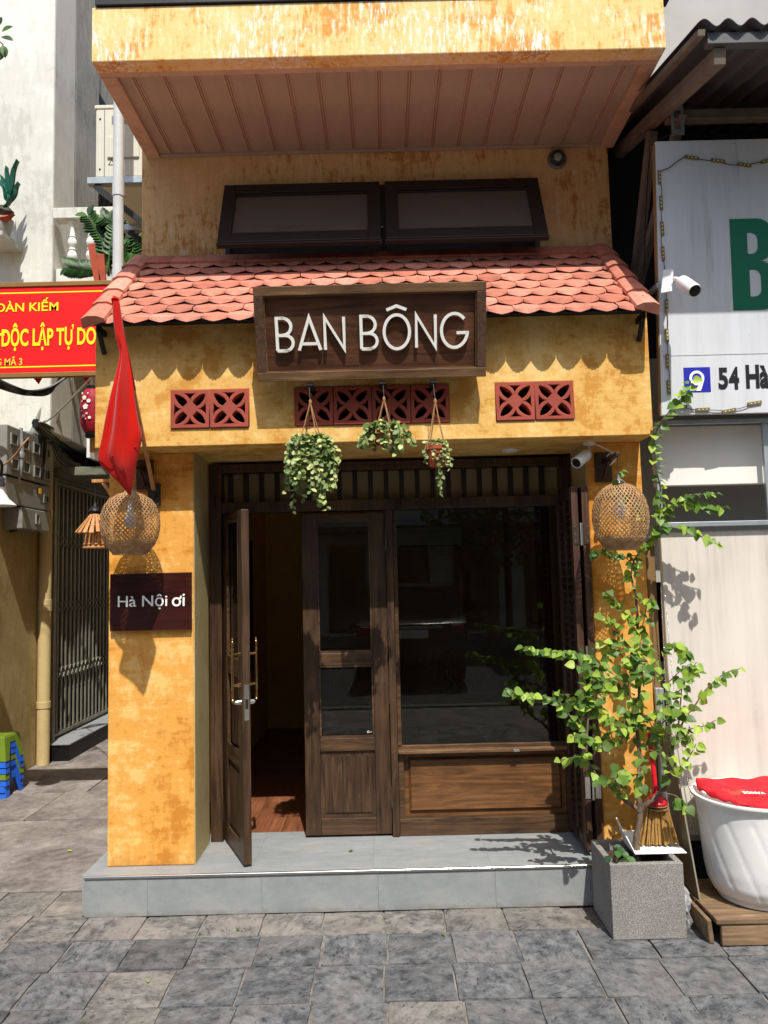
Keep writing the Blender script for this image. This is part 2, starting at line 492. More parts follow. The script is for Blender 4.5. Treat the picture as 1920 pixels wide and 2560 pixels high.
def stone(name, c_dark, c_mid, c_lite, stain, rnd=0.35, blot=1.0):
    """split slate: layered streaks turned differently on each slab, dark pits, pale dirt"""
    s = NT(name)
    oi = s.n('ObjectInfo')
    v = s.mapping((1, 1, 1))
    rt = s.n('VectorRotate', rotation_type='Z_AXIS')
    s.l(v, rt.inputs['Vector'])
    s.l(s.math('MULTIPLY', oi.outputs['Random'], 6.28), rt.inputs['Angle'])
    ad = s.n('VectorMath', operation='ADD')
    sc = s.n('VectorMath', operation='SCALE')
    sc.inputs[0].default_value = (11, 17, 5)
    s.l(oi.outputs['Random'], sc.inputs['Scale'])
    s.l(rt.outputs[0], ad.inputs[0])
    s.l(sc.outputs[0], ad.inputs[1])
    mp = s.n('Mapping')
    mp.inputs['Scale'].default_value = (5.0, 11.0, 5.0)
    s.l(ad.outputs[0], mp.inputs['Vector'])
    st = s.noise(mp.outputs[0], 2.6, 9, 0.72, 0.3)
    cl = s.noise(ad.outputs[0], 16.0, 8, 0.72, 0.2)
    f = s.math('ADD', s.math('MULTIPLY', st, 0.36), s.math('MULTIPLY', cl, 0.64))
    c = s.ramp(f, [(0.41, c_dark), (0.5, c_mid), (0.59, c_lite)])
    pits = s.ramp(s.noise(mp.outputs[0], 5.5, 5, 0.6, 0.4), [(0.61, 0.0), (0.66, 0.75)])
    c = s.mix(pits, c, tuple(x * 0.45 for x in c_dark))
    wv = s.mapping((1, 1, 1))
    dirt = s.ramp(s.noise(ad.outputs[0], 3.2, 8, 0.72, 0.3), [(0.47, 0.0), (0.58, 0.7 * blot)])
    c = s.mix(dirt, c, stain)
    fl = s.math('FRACT', s.math('MULTIPLY', oi.outputs['Random'], 7.13))
    m = s.math('ADD', s.math('MULTIPLY', s.math('POWER', fl, 0.6), rnd * 2), 1 - rnd * 1.35)
    c = s.mix(1.0, c, m, 'MULTIPLY')
    h = s.math('SUBTRACT', f, s.math('MULTIPLY', pits, 0.4))
    MATS[name] = s.finish(c, 0.72, h, 0.8, 0.012, 0, 0.3)
stone('slate', S(62, 64, 66), S(92, 93, 94), S(116, 116, 115), S(116, 113, 109), 0.2, .6)
stone('slate_dirty', S(78, 75, 72), S(108, 104, 99), S(130, 125, 119), S(136, 128, 119), 0.15, 1.0)

def grey_slab():
    s = NT('slab_grey')
    oi = s.n('ObjectInfo')
    v = s.mapping((1, 1, 1), rot=(0.3, 0.5, 0.6))
    st = s.noise(s.mapping((2, 6, 4), rot=(0.2, 0.9, 0.5)), 3.5, 7, 0.66, 0.3)
    cl = s.noise(v, 4.0, 6, 0.62)
    f = s.math('ADD', s.math('MULTIPLY', st, 0.5), s.math('MULTIPLY', cl, 0.5))
    c = s.ramp(f, [(0.36, S(124, 128, 127)), (0.5, S(136, 139, 138)), (0.64, S(147, 149, 147))])
    sp = s.ramp(s.noise(v, 130, 2, 0.5), [(0.70, 0.0), (0.74, 0.5)])
    c = s.mix(sp, c, S(180, 180, 176))
    dr = s.ramp(s.noise(v, 2.4, 5, 0.65), [(0.52, 0.0), (0.72, 0.5)])
    c = s.mix(dr, c, S(134, 128, 116))
    sx = s.n('SeparateXYZ')
    s.l(s.tc.outputs['Object'], sx.inputs[0])
    lo = s.math('SUBTRACT', s.math('ADD', -0.122, s.math('MULTIPLY', s.noise(s.mapping((2, 2, 2)), 5.0, 6, 0.7), 0.12)), sx.outputs['Z'])
    c = s.mix(s.ramp(lo, [(0.0, 0.0), (0.045, 0.6)]), c, S(104, 94, 82))
    m = s.math('ADD', s.math('MULTIPLY', oi.outputs['Random'], 0.03), 0.985)
    c = s.mix(1.0, c, m, 'MULTIPLY')
    MATS['slab_grey'] = s.finish(c, 0.6, f, 0.25, 0.004, 0, 0.35)
grey_slab()

def dirty_ground(name, a, b, c, sc=1.0):
    s = NT(name)
    v = s.mapping((1, 1, 1))
    n1 = s.noise(v, 1.6 * sc, 7, 0.68, 0.6)
    n2 = s.noise(v, 11 * sc, 6, 0.7, 0.3)
    f = s.math('ADD', s.math('MULTIPLY', n1, 0.6), s.math('MULTIPLY', n2, 0.4))
    cc = s.ramp(f, [(0.38, a), (0.5, b), (0.62, c)])
    sp = s.ramp(s.noise(v, 60 * sc, 3, 0.6), [(0.64, 0.0), (0.7, 0.6)])
    cc = s.mix(sp, cc, tuple(x * 0.4 for x in a))
    MATS[name] = s.finish(cc, 0.85, f, 0.7, 0.02, 0, 0.2)
dirty_ground('alley_concrete', S(92, 85, 79), S(124, 117, 110), S(148, 141, 134), 1.4)
dirty_ground('mortar', S(86, 80, 74), S(118, 111, 103), S(144, 137, 128), 2.2)

def terrazzo(name):
    s = NT(name)
    v = s.mapping((1, 1, 1))
    n1 = s.noise(v, 240, 3, 0.6)
    n2 = s.noise(v, 6, 5, 0.65)
    c = s.ramp(n1, [(0.40, S(104, 100, 95)), (0.5, S(130, 126, 120)), (0.62, S(164, 160, 152))])
    c = s.mix(s.ramp(n2, [(0.4, 0.0), (0.75, 0.45)]), c, S(104, 102, 98))
    MATS[name] = s.finish(c, 0.75, n1, 0.4, 0.004, 0, 0.25)
terrazzo('terrazzo')

# ------------------------------------------------------------------ mesh helpers
class MB:
    def __init__(s):
        s.v, s.f = [], []

    def add(s, vs, fs):
        o = len(s.v)
        s.v += [Vector(p) for p in vs]
        s.f += [tuple(i + o for i in f) for f in fs]
        return s

    def box(s, x0, x1, y0, y1, z0, z1):
        return s.hexa([(x0, y0, z0), (x1, y0, z0), (x1, y1, z0), (x0, y1, z0), (x0, y0, z1), (x1, y0, z1), (x1, y1, z1), (x0, y1, z1)])

    def hexa(s, p):
        return s.add(p, [(0, 3, 2, 1), (4, 5, 6, 7), (0, 1, 5, 4), (1, 2, 6, 5), (2, 3, 7, 6), (3, 0, 4, 7)])

    def bar(s, a, b, w, t, up=(0, 0, 1)):
        """square bar from a to b, w across, t along 'up'"""
        a, b = Vector(a), Vector(b)
        d = (b - a).normalized()
        side = d.cross(Vector(up))
        if side.length < 1e-5:
            side = d.cross(Vector((0, 1, 0)))
        side.normalize()
        u = side.cross(d).normalized()
        o = [side * (i * w / 2) + u * (j * t / 2) for i, j in ((-1, -1), (1, -1), (1, 1), (-1, 1))]
        return s.add([a + q for q in o] + [b + q for q in o], [(3, 2, 1, 0), (4, 5, 6, 7), (0, 1, 5, 4), (1, 2, 6, 5), (2, 3, 7, 6), (3, 0, 4, 7)])

    def tube(s, pts, r, n=8, cap=True):
        pts = [Vector(p) for p in pts]
        m = len(pts)
        rr = r if isinstance(r, (list, tuple)) else [r] * m
        base = len(s.v)
        ref = Vector((0.31, 0.2, 0.93))
        for i, p in enumerate(pts):
            d = (pts[min(i + 1, m - 1)] - pts[max(i - 1, 0)])
            if d.length < 1e-9:
                d = Vector((0, 0, 1))
            d.normalize()
            a = d.cross(ref)
            if a.length < 1e-3:
                a = d.cross(Vector((1, 0, 0)))
            a.normalize()
            b = d.cross(a)
            for k in range(n):
                t = 2 * math.pi * k / n
                s.v.append(p + (a * math.cos(t) + b * math.sin(t)) * rr[i])
        for i in range(m - 1):
            for k in range(n):
                k2 = (k + 1) % n
                s.f.append((base + i * n + k, base + i * n + k2, base + (i + 1) * n + k2, base + (i + 1) * n + k))
        if cap:
            s.f.append(tuple(base + k for k in reversed(range(n))))
            s.f.append(tuple(base + (m - 1) * n + k for k in range(n)))
        return s

    def lathe(s, prof, c=(0, 0, 0), n=20, ax='Z', cap=True, fn=None):
        """prof: list of (radius, height)"""
        c = Vector(c)
        base = len(s.v)
        for i, (r, h) in enumerate(prof):
            for k in range(n):
                t = 2 * math.pi * k / n
                q = r * (fn(t, i) if fn else 1.0)
                if ax == 'Z':
                    o = Vector((q * math.cos(t), q * math.sin(t), h))
                elif ax == 'Y':
                    o = Vector((q * math.cos(t), h, q * math.sin(t)))
                else:
                    o = Vector((h, q * math.cos(t), q * math.sin(t)))
                s.v.append(c + o)
        m = len(prof)
        for i in range(m - 1):
            for k in range(n):
                k2 = (k + 1) % n
                s.f.append((base + i * n + k, base + i * n + k2, base + (i + 1) * n + k2, base + (i + 1) * n + k))
        if cap:
            s.f.append(tuple(base + k for k in reversed(range(n))))
            s.f.append(tuple(base + (m - 1) * n + k for k in range(n)))
        return s

    def xf(s, mat):
        s.v = [mat @ p for p in s.v]
        return s

    def mesh(s, name, mat, smooth=False, sharp=None):
        me = bpy.data.meshes.new(name)
        me.from_pydata([tuple(p) for p in s.v], [], s.f)
        me.validate()
        bm = bmesh.new()
        bm.from_mesh(me)
        bmesh.ops.recalc_face_normals(bm, faces=bm.faces)
        bm.to_mesh(me)
        bm.free()
        if smooth:
            me.polygons.foreach_set('use_smooth', [True] * len(me.polygons))
            me.set_sharp_from_angle(angle=R(sharp if sharp else 40))
        me.materials.append(MATS[mat])
        return me

    def build(s, name, mat, parent=None, smooth=False, bevel=0.0, sharp=None, kind=None, seg=2):
        if parent is not None:
            off = wloc(parent)
            s.v = [p - off for p in s.v]
        o = link(name, s.mesh(name, mat, smooth, sharp), parent)
        if bevel:
            b = o.modifiers.new('bevel', 'BEVEL')
            b.width = bevel
            b.segments = seg
            b.limit_method = 'ANGLE'
            b.harden_normals = False
        if kind:
            o['kind'] = kind
        return o

def wloc(o):
    l = Vector(o.location)
    while o.parent:
        o = o.parent
        l += Vector(o.location)
    return l

def link(name, data, parent=None, loc=None, rot=None):
    o = bpy.data.objects.new(name, data)
    COL.objects.link(o)
    if parent is not None:
        o.parent = parent
    if loc is not None:
        o.location = Vector(loc) - (wloc(parent) if parent is not None else Vector((0, 0, 0)))
    if rot is not None:
        o.rotation_euler = rot
    return o

def thing(name, label, cat, loc=(0, 0, 0), group=None):
    o = bpy.data.objects.new(name, None)
    o.empty_display_size = 0.1
    COL.objects.link(o)
    o.location = loc
    return tag(o, label, cat, group)

def tag(o, label, cat, group=None):
    o['label'] = label
    o['category'] = cat
    if group:
        o['group'] = group
    return o

def structure(o, kind='structure'):
    o['kind'] = kind
    return o

def box(name, mat, parent, x0, x1, y0, y1, z0, z1, bevel=0.0, **kw):
    """box whose own origin is its centre, so that its grain and tone are its own"""
    c = Vector(((x0 + x1) / 2, (y0 + y1) / 2, (z0 + z1) / 2))
    m = MB().box(x0 - c.x, x1 - c.x, y0 - c.y, y1 - c.y, z0 - c.z, z1 - c.z)
    o = link(name, m.mesh(name, mat), parent, loc=c)
    if bevel:
        b = o.modifiers.new('bevel', 'BEVEL')
        b.width = bevel
        b.segments = 2
        b.limit_method = 'ANGLE'
    if kw.get('kind'):
        o['kind'] = kw['kind']
    return o

def bez(a, b, c, n):
    return [(1 - t) ** 2 * Vector(a) + 2 * (1 - t) * t * Vector(b) + t * t * Vector(c) for t in (i / n for i in range(n + 1))]

def spline(pts, n=6):
    """Catmull-Rom through pts"""
    pts = [Vector(p) for p in pts]
    if len(pts) < 3:
        return [pts[0].lerp(pts[-1], i / n) for i in range(n + 1)]
    q = [2 * pts[0] - pts[1]] + pts + [2 * pts[-1] - pts[-2]]
    out = []
    for i in range(1, len(q) - 2):
        p0, p1, p2, p3 = q[i - 1:i + 3]
        for k in range(n):
            t = k / n
            out.append(0.5 * ((2 * p1) + (p2 - p0) * t + (2 * p0 - 5 * p1 + 4 * p2 - p3) * t * t + (3 * p1 - p0 - 3 * p2 + p3) * t ** 3))
    out.append(pts[-1])
    return out

def flat_shape(name, loops, depth, mat, bevel=0.0):
    """filled 2-D outline with holes, local x right / y up / z out, as a mesh of real thickness"""
    cu = bpy.data.curves.new(name, 'CURVE')
    cu.dimensions = '2D'
    cu.fill_mode = 'BOTH'
    cu.extrude = depth / 2
    cu.bevel_depth = bevel
    cu.bevel_resolution = 1
    for lp in loops:
        sp = cu.splines.new('POLY')
        sp.points.add(len(lp) - 1)
        for q, p in zip(sp.points, lp):
            q.co = (p[0], p[1], 0, 1)
        sp.use_cyclic_u = True
    o = bpy.data.objects.new(name, cu)
    COL.objects.link(o)
    dg = bpy.context.evaluated_depsgraph_get()
    me = bpy.data.meshes.new_from_object(o.evaluated_get(dg))
    bpy.data.objects.remove(o)
    bpy.data.curves.remove(cu)
    me.name = name
    me.materials.clear()
    me.materials.append(MATS[mat])
    return me

def text_mesh(name, txt, size, depth, mat, bold=0.0, xs=1.0, spacing=1.0):
    cu = bpy.data.curves.new(name, 'FONT')
    cu.body = txt
    cu.size = size
    cu.extrude = depth / 2
    cu.offset = bold
    cu.space_character = spacing
    cu.resolution_u = 4
    o = bpy.data.objects.new(name, cu)
    COL.objects.link(o)
    dg = bpy.context.evaluated_depsgraph_get()
    me = bpy.data.meshes.new_from_object(o.evaluated_get(dg))
    bpy.data.objects.remove(o)
    bpy.data.curves.remove(cu)
    me.name = name
    if xs != 1.0:
        for v in me.vertices:
            v.co.x *= xs
    me.materials.clear()
    me.materials.append(MATS[mat])
    return me

def fit(me, x0, x1, y0, y1):
    """scale and shift a flat mesh so that it fills the rectangle"""
    xs = [v.co.x for v in me.vertices]
    ys = [v.co.y for v in me.vertices]
    ax, bx, ay, by = min(xs), max(xs), min(ys), max(ys)
    for v in me.vertices:
        v.co.x = x0 + (v.co.x - ax) / (bx - ax) * (x1 - x0)
        v.co.y = y0 + (v.co.y - ay) / (by - ay) * (y1 - y0)
    return me

UPRIGHT = Euler((R(90), 0, 0))       # local x right, y up, z towards the street

# ------------------------------------------------------------------ ground
STEP = 0.20
ground = structure(MB().box(-120, 120, -160, 140, -0.6, -0.13).build('ground', 'asphalt'))
pave = structure(MB().box(-30, 30, -0.9, 40, -0.128, -0.012).build('pavement', 'mortar'))
kerb = structure(MB().box(-30, 30, -1.08, -0.902, -0.127, 0.012).build('kerb', 'moss_concrete', bevel=0.015))
PX0, PW = -0.635 - 0.2955 * 9, 0.2955
ROWS = [2.0, 2.295, 2.59, 2.885, 3.18, 3.475, 3.765, 4.06, 4.36]
tile_variants, tile_dirty = [], []
for q in range(6):
    m = MB()
    N = 3
    grid = [[Vector((-0.143 + 0.286 * i / N + random.uniform(-.003, .003), -0.143 + 0.286 * j / N + random.uniform(-.003, .003), random.uniform(-.0025, .0025) - (0.003 if i in (0, N) or j in (0, N) else 0))) for i in range(N + 1)] for j in range(N + 1)]
    vs = [p for row in grid for p in row]
    fs = [(j * (N + 1) + i, j * (N + 1) + i + 1, (j + 1) * (N + 1) + i + 1, (j + 1) * (N + 1) + i) for j in range(N) for i in range(N)]
    rim = [i for i in range(N + 1)] + [j * (N + 1) + N for j in range(1, N + 1)] + [N * (N + 1) + i for i in range(N - 1, -1, -1)] + [j * (N + 1) for j in range(N - 1, 0, -1)]
    o = len(vs)
    vs += [vs[i] + Vector((0, 0, -0.03)) for i in rim]
    L = len(rim)
    fs += [(rim[i], o + i, o + (i + 1) % L, rim[(i + 1) % L]) for i in range(L)]
    m.add(vs, fs)
    tile_variants.append(m.mesh('paver', 'slate'))
    tile_dirty.append(m.mesh('paver', 'slate_dirty'))
for j in range(len(ROWS) - 1):
    y0, y1 = ROWS[j], ROWS[j + 1]
    cy = (y0 + y1) / 2
    for i in range(22):
        cx = PX0 + PW * (i + 0.5) + (0.012 if j % 2 else -0.006) + random.uniform(-.004, .004)
        if cy > 4.0 and cx > -1.7:
            continue
        if cy > 3.7 and 0.9 < cx < 1.4:
            continue
        if abs(cx) > 3.2:
            continue
        o = link('paver', random.choice(tile_dirty if (cy > 3.77 or random.random() < .05) else tile_variants), pave, rot=(R(random.uniform(-.6, .6)), R(random.uniform(-.6, .6)), R(random.uniform(-.5, .5))))
        o.location = (cx, cy, random.uniform(-0.002, 0.003))
        o.scale = (1 + random.uniform(-.01, .012), (y1 - y0) / PW * (1 + random.uniform(-.01, .01)), 1)
# the alley's poured concrete, in three bays with open joints
alley = structure(MB().box(-3.9, -1.56, 4.365, 5.62, -0.012, 0.001).build('alley_path', 'alley_concrete', bevel=0.004))
ay = [5.630, 6.35, 7.05, 7.9, 8.8, 9.9, 13.0]
for q, (a, b) in enumerate(zip(ay[:-1], ay[1:])):
    cutx = [-3.9, -2.62 + .17 * (q % 3), -1.5]
    for c, d in zip(cutx[:-1], cutx[1:]):
        box('paving_slab', 'alley_concrete', alley, c + .006, d - .006, a + .006, b - .006, -.012, random.uniform(0, .006), .004)

# ------------------------------------------------------------------ the shop house
house = thing('shop_house', 'narrow yellow shop house with red tiled canopy, dark wood doors and plastered balcony', 'building', (-0.04, 4.55, 0))
XL, XR = -1.485, 1.40
YB, YP, YD, YU = 3.92, 4.13, 4.55, 4.55      # beam front, pillar front, door plane, upper wall
def jag(x0, x1, y0, y1, z0, z1, mat, name, parent=house, bevel=0.006):
    return box(name, mat, parent, x0, x1, y0, y1, z0, z1, bevel)
# pillars
jag(XL, -1.03, YP, 4.46, STEP, 2.366, 'plaster_pillar', 'pillar')
jag(1.105, XR, YP, 4.46, 0.0, 2.366, 'plaster_pillar', 'pillar')
jag(-1.0302, -1.026, YP + 0.006, 4.457, STEP, 2.364, 'plaster_reveal', 'reveal', bevel=0)
jag(1.100, 1.1052, YP + 0.006, 4.457, STEP, 2.364, 'plaster_reveal', 'reveal', bevel=0)
# side walls and floor slabs of the house behind its front
jag(-1.45, -1.30, 4.602, 9.0, 0, 6.6, 'plaster_upper', 'side_wall')
jag(1.29, 1.44, 4.602, 9.0, 0, 6.6, 'plaster_upper', 'side_wall')
jag(-1.298, 1.288, 8.0, 8.15, 0, 6.6, 'wall_inside', 'back_wall')
jag(-1.298, 1.288, 4.64, 7.998, 2.74, 2.86, 'ceiling_white', 'ceiling')
jag(-1.298, 1.288, 4.64, 7.998, 5.2, 5.3, 'wall_inside', 'upper_ceiling')
jag(-1.298, -1.20, 4.64, 7.998, STEP + .002, 2.738, 'wall_inside', 'inner_wall')
jag(1.20, 1.288, 4.64, 7.998, STEP + .002, 2.738, 'wall_inside', 'inner_wall')
jag(-1.198, 1.198, 7.7, 7.998, STEP + .002, 2.738, 'wall_inside', 'inner_wall')
# beam with the openings for the pierced bricks
ZB0, ZB1 = 2.366, 3.02
BZ0, BZ1 = 2.456, 2.658
spans = [(-1.092, -0.685), (-0.449, 0.351), (0.591, 0.998)]
cuts = [XL] + [c for sp in spans for c in sp] + [XR]
def grid_panel(name, mat, parent, xs, zs, holes, y0, y1, bevel=0.004):
    """a slab with rectangular holes, as one clean shell"""
    m = MB()
    nx, nz = len(xs) - 1, len(zs) - 1
    solid = lambda i, k: 0 <= i < nx and 0 <= k < nz and (i, k) not in holes
    idx = {}
    def vid(i, k, y):
        key = (i, k, y)
        if key not in idx:
            idx[key] = len(m.v)
            m.v.append(Vector((xs[i], y, zs[k])))
        return idx[key]
    for i in range(nx):
        for k in range(nz):
            if not solid(i, k):
                continue
            m.f.append((vid(i, k, y0), vid(i + 1, k, y0), vid(i + 1, k + 1, y0), vid(i, k + 1, y0)))
            m.f.append((vid(i, k, y1), vid(i, k + 1, y1), vid(i + 1, k + 1, y1), vid(i + 1, k, y1)))
            if not solid(i - 1, k):
                m.f.append((vid(i, k, y0), vid(i, k + 1, y0), vid(i, k + 1, y1), vid(i, k, y1)))
            if not solid(i + 1, k):
                m.f.append((vid(i + 1, k, y0), vid(i + 1, k, y1), vid(i + 1, k + 1, y1), vid(i + 1, k + 1, y0)))
            if not solid(i, k - 1):
                m.f.append((vid(i, k, y0), vid(i, k, y1), vid(i + 1, k, y1), vid(i + 1, k, y0)))
            if not solid(i, k + 1):
                m.f.append((vid(i, k + 1, y0), vid(i + 1, k + 1, y0), vid(i + 1, k + 1, y1), vid(i, k + 1, y1)))
    return m.build(name, mat, parent, bevel=bevel)
grid_panel('beam', 'plaster_beam', house, cuts, [ZB0, BZ0, BZ1, ZB1], {(1, 1), (3, 1), (5, 1)}, YB, 4.03)
jag(XL + .002, XR - .002, 4.031, 4.598, ZB0 - .0, 2.43, 'plaster_beam', 'beam_underside', bevel=0.002)
jag(XL + .001, XL + .08, 4.031, 4.6, 2.431, ZB1, 'plaster_beam', 'beam_end')
jag(XR - .08, XR - .001, 4.031, 4.6, 2.431, ZB1, 'plaster_beam', 'beam_end')
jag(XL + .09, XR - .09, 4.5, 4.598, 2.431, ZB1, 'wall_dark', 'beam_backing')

# pierced bricks: square rim, four petals from a solid heart
def breeze_mesh():
    h, fr, b, w = 0.0985, 0.013, 0.030, 0.0075
    k = h - fr
    loops = [[(-h, -h), (h, -h), (h, h), (-h, h)]]
    def arc(bulge, t0, t1, n=9):
        c0, c1 = Vector((0, 0)), Vector((k, k))
        d = (c1 - c0).normalized()
        nrm = Vector((-d.y, d.x))
        L = (c1 - c0).length
        out = []
        for i in range(n + 1):
            t = t0 + (t1 - t0) * i / n
            out.append(c0 + d * (L * t) + nrm * (4 * bulge * t * (1 - t)))
        return out
    up = arc(b - w, 0.26, 0.93)
    lo = arc(-(b - w), 0.26, 0.93)
    lens = up + lo[::-1]
    sa = arc(b + w, 0.22, 0.96)                     # upper flank of the +45 petal
    side = [p for p in sa if abs(p.x) < k and p.y < k - .002]
    mir = [Vector((-p.x, p.y)) for p in side][::-1]
    side = side + [Vector((side[-1].x, k)), Vector((-side[-1].x, k))] + mir
    for q in range(4):
        c, s_ = (1, 0, -1, 0)[q], (0, 1, 0, -1)[q]
        loops.append([(p.x * c - p.y * s_, p.x * s_ + p.y * c) for p in lens])
        loops.append([(p.x * c - p.y * s_, p.x * s_ + p.y * c) for p in side])
    return flat_shape('breeze_block', loops, 0.06, 'brick_red', 0.003)
bme = breeze_mesh()
cz = (BZ0 + BZ1) / 2
for (a, b), n in zip(spans, (2, 4, 2)):
    w = (b - a) / n
    for i in range(n):
        o = link('breeze_block', bme, house, loc=(a + w * (i + .5), YB + 0.022 + random.uniform(-.002, .002), cz), rot=UPRIGHT)
        o.scale = (w / 0.2055, 0.2 / 0.2035, 1)

# canopy of scale-shaped clay tiles
E0, E1 = Vector((0, 3.765, 2.952)), Vector((0, 4.50, 3.59))
SL = (E1 - E0).length
SA = math.atan2(E1.z - E0.z, E1.y - E0.y)
canopy = thing('canopy_roof', '', '', (-0.04, 4.1, 3.2))
canopy.parent = house
canopy.location = Vector((-0.04, 4.1, 3.2)) - wloc(house)
for k_ in ('label', 'category'):
    del canopy[k_]
def on_slope(x, s_, n_=0.0):
    return Vector((x, E0.y + s_ * math.cos(SA) - n_ * math.sin(SA), E0.z + s_ * math.sin(SA) + n_ * math.cos(SA)))
def roof_tile_mesh(TW):
    """scale-shaped tile: flat top, a wavy arris, and a thick hanging lip with a ribbed fan in its middle"""
    t, Lg, rise = 0.015, 0.175, 0.034
    n = 16
    rows = [[], [], [], [], []]
    for i in range(n + 1):
        x = -TW / 2 + TW * i / n
        a = abs(x) / (TW / 2)
        yb = rise * a ** 1.8
        fan = max(0.0, 1 - a / 0.40)
        yo = 0.036 + 0.004 * a - 0.011 * math.sin(math.pi * min(1, a)) ** 1.2 + 0.004 * fan
        rib = (0.0022 if i % 2 else -0.0022) * (1 if a < .42 else 0)
        zb = -0.005 * (1 - a) + 0.005 * a
        rows[0].append(Vector((x, yb + .006, zb - .002)))
        rows[1].append(Vector((x, yb - rib, zb)))
        rows[2].append(Vector((x, max(yo, yb + .003), t)))
        rows[3].append(Vector((x, Lg, t)))
        rows[4].append(Vector((x, Lg, 0.0)))
    m = MB()
    fs = []
    for j in range(4):
        for i in range(n):
            fs.append((j * (n + 1) + i, j * (n + 1) + i + 1, (j + 1) * (n + 1) + i + 1, (j + 1) * (n + 1) + i))
    fs.append(tuple(j * (n + 1) for j in range(5)))
    fs.append(tuple(j * (n + 1) + n for j in reversed(range(5))))
    fs += [(i, 4 * (n + 1) + i, 4 * (n + 1) + i + 1, i + 1) for i in range(n)]
    m.add([p for r_ in rows for p in r_], fs)
    return m.mesh('roof_tile', 'tile_clay')
NT_, EXPO = 21, 0.1165
RX0, RX1 = -1.425, 1.338
TW = (RX1 - RX0) / NT_
rt_full = roof_tile_mesh(TW * 0.982)
rt_half = roof_tile_mesh(TW * 0.475)
for r_ in range(8):
    half = r_ % 2
    xs = []
    if half:
        xs.append((RX0 + TW * .25, rt_half))
        xs += [(RX0 + TW * (i + 1), rt_full) for i in range(NT_ - 1)]
        xs.append((RX1 - TW * .25, rt_half))
    else:
        xs += [(RX0 + TW * (i + .5), rt_full) for i in range(NT_)]
    for x, me in xs:
        p = on_slope(x + random.uniform(-.002, .002), r_ * EXPO + random.uniform(-.003, .003), 0.024)
        link('roof_tile', me, canopy, loc=p, rot=(SA - R(10.8) + R(random.uniform(-.8, .8)), R(random.uniform(-1.2, 1.2)), R(random.uniform(-1.8, 1.8))))
for i in range(14):
    w = (RX1 - RX0) / 14
    x = RX0 + w * (i + .5)
    m = MB().box(-w * .495, w * .495, 0, 0.13, 0, 0.02)
    link('flashing_tile', m.mesh('flashing_tile', 'tile_clay'), canopy, loc=on_slope(x, 0.86, 0.024), rot=(SA - R(3), 0, 0))
for sx, x in ((-1, RX0 - 0.005), (1, RX1 + 0.005)):
    n = 5
    for i in range(n):
        l = SL / n
        m = MB()
        w0, w1 = 0.056, 0.064
        for q, (yy, ww, zz) in enumerate(((-0.012, w1, 0.016), (l * 1.05, w0, 0.004))):
            m.v += [Vector((-ww * .9, yy, zz + .004)), Vector((-ww * .4, yy, zz + .018)), Vector((ww * .4, yy, zz + .018)), Vector((ww * .9, yy, zz + .004)), Vector((ww * .95, yy, zz - .05 if sx > 0 else zz - .012)), Vector((-ww * .95, yy, zz - .05 if sx < 0 else zz - .012))]
        m.f += [(0, 1, 7, 6), (1, 2, 8, 7), (2, 3, 9, 8), (3, 4, 10, 9), (4, 5, 11, 10), (5, 0, 6, 11), (5, 4, 3, 2, 1, 0), (6, 7, 8, 9, 10, 11)]
        o = link('rake_tile', m.mesh('rake_tile', 'tile_clay'), canopy, loc=on_slope(x, i * l + .004, 0.030), rot=(SA, 0, R(random.uniform(-.8, .8))))
        s_ = MB().lathe([(0.0055, 0), (0.005, .004), (0.002, .006)], n=8)
        link('screw', s_.mesh('screw', 'dark_metal'), canopy, loc=on_slope(x, i * l + .1, 0.030 + .024))
dk = MB()
a0, a1 = on_slope(RX0 - .03, .046, .002), on_slope(RX1 + .03, .046, .002)
b0, b1 = on_slope(RX0 - .03, SL, .002), on_slope(RX1 + .03, SL, .002)
dn = Vector((0, math.sin(SA), -math.cos(SA))) * 0.012
dk.hexa([a0 + dn, a1 + dn, b1 + dn, b0 + dn, a0, a1, b1, b0])
dk.build('roof_deck', 'black', canopy)
MB().box(RX0 - .03, RX1 + .03, 3.875, 3.9, 3.0, 3.03).build('eave_batten', 'black', canopy)
for x in (RX0 - .01, RX1 + .01):
    MB().bar((x, 3.82, 2.965), (x, 3.918, 2.965), .02, .03).bar((x, 3.83, 2.96), (x, 3.914, 2.86), .02, .02).build('eave_bracket', 'black', canopy)

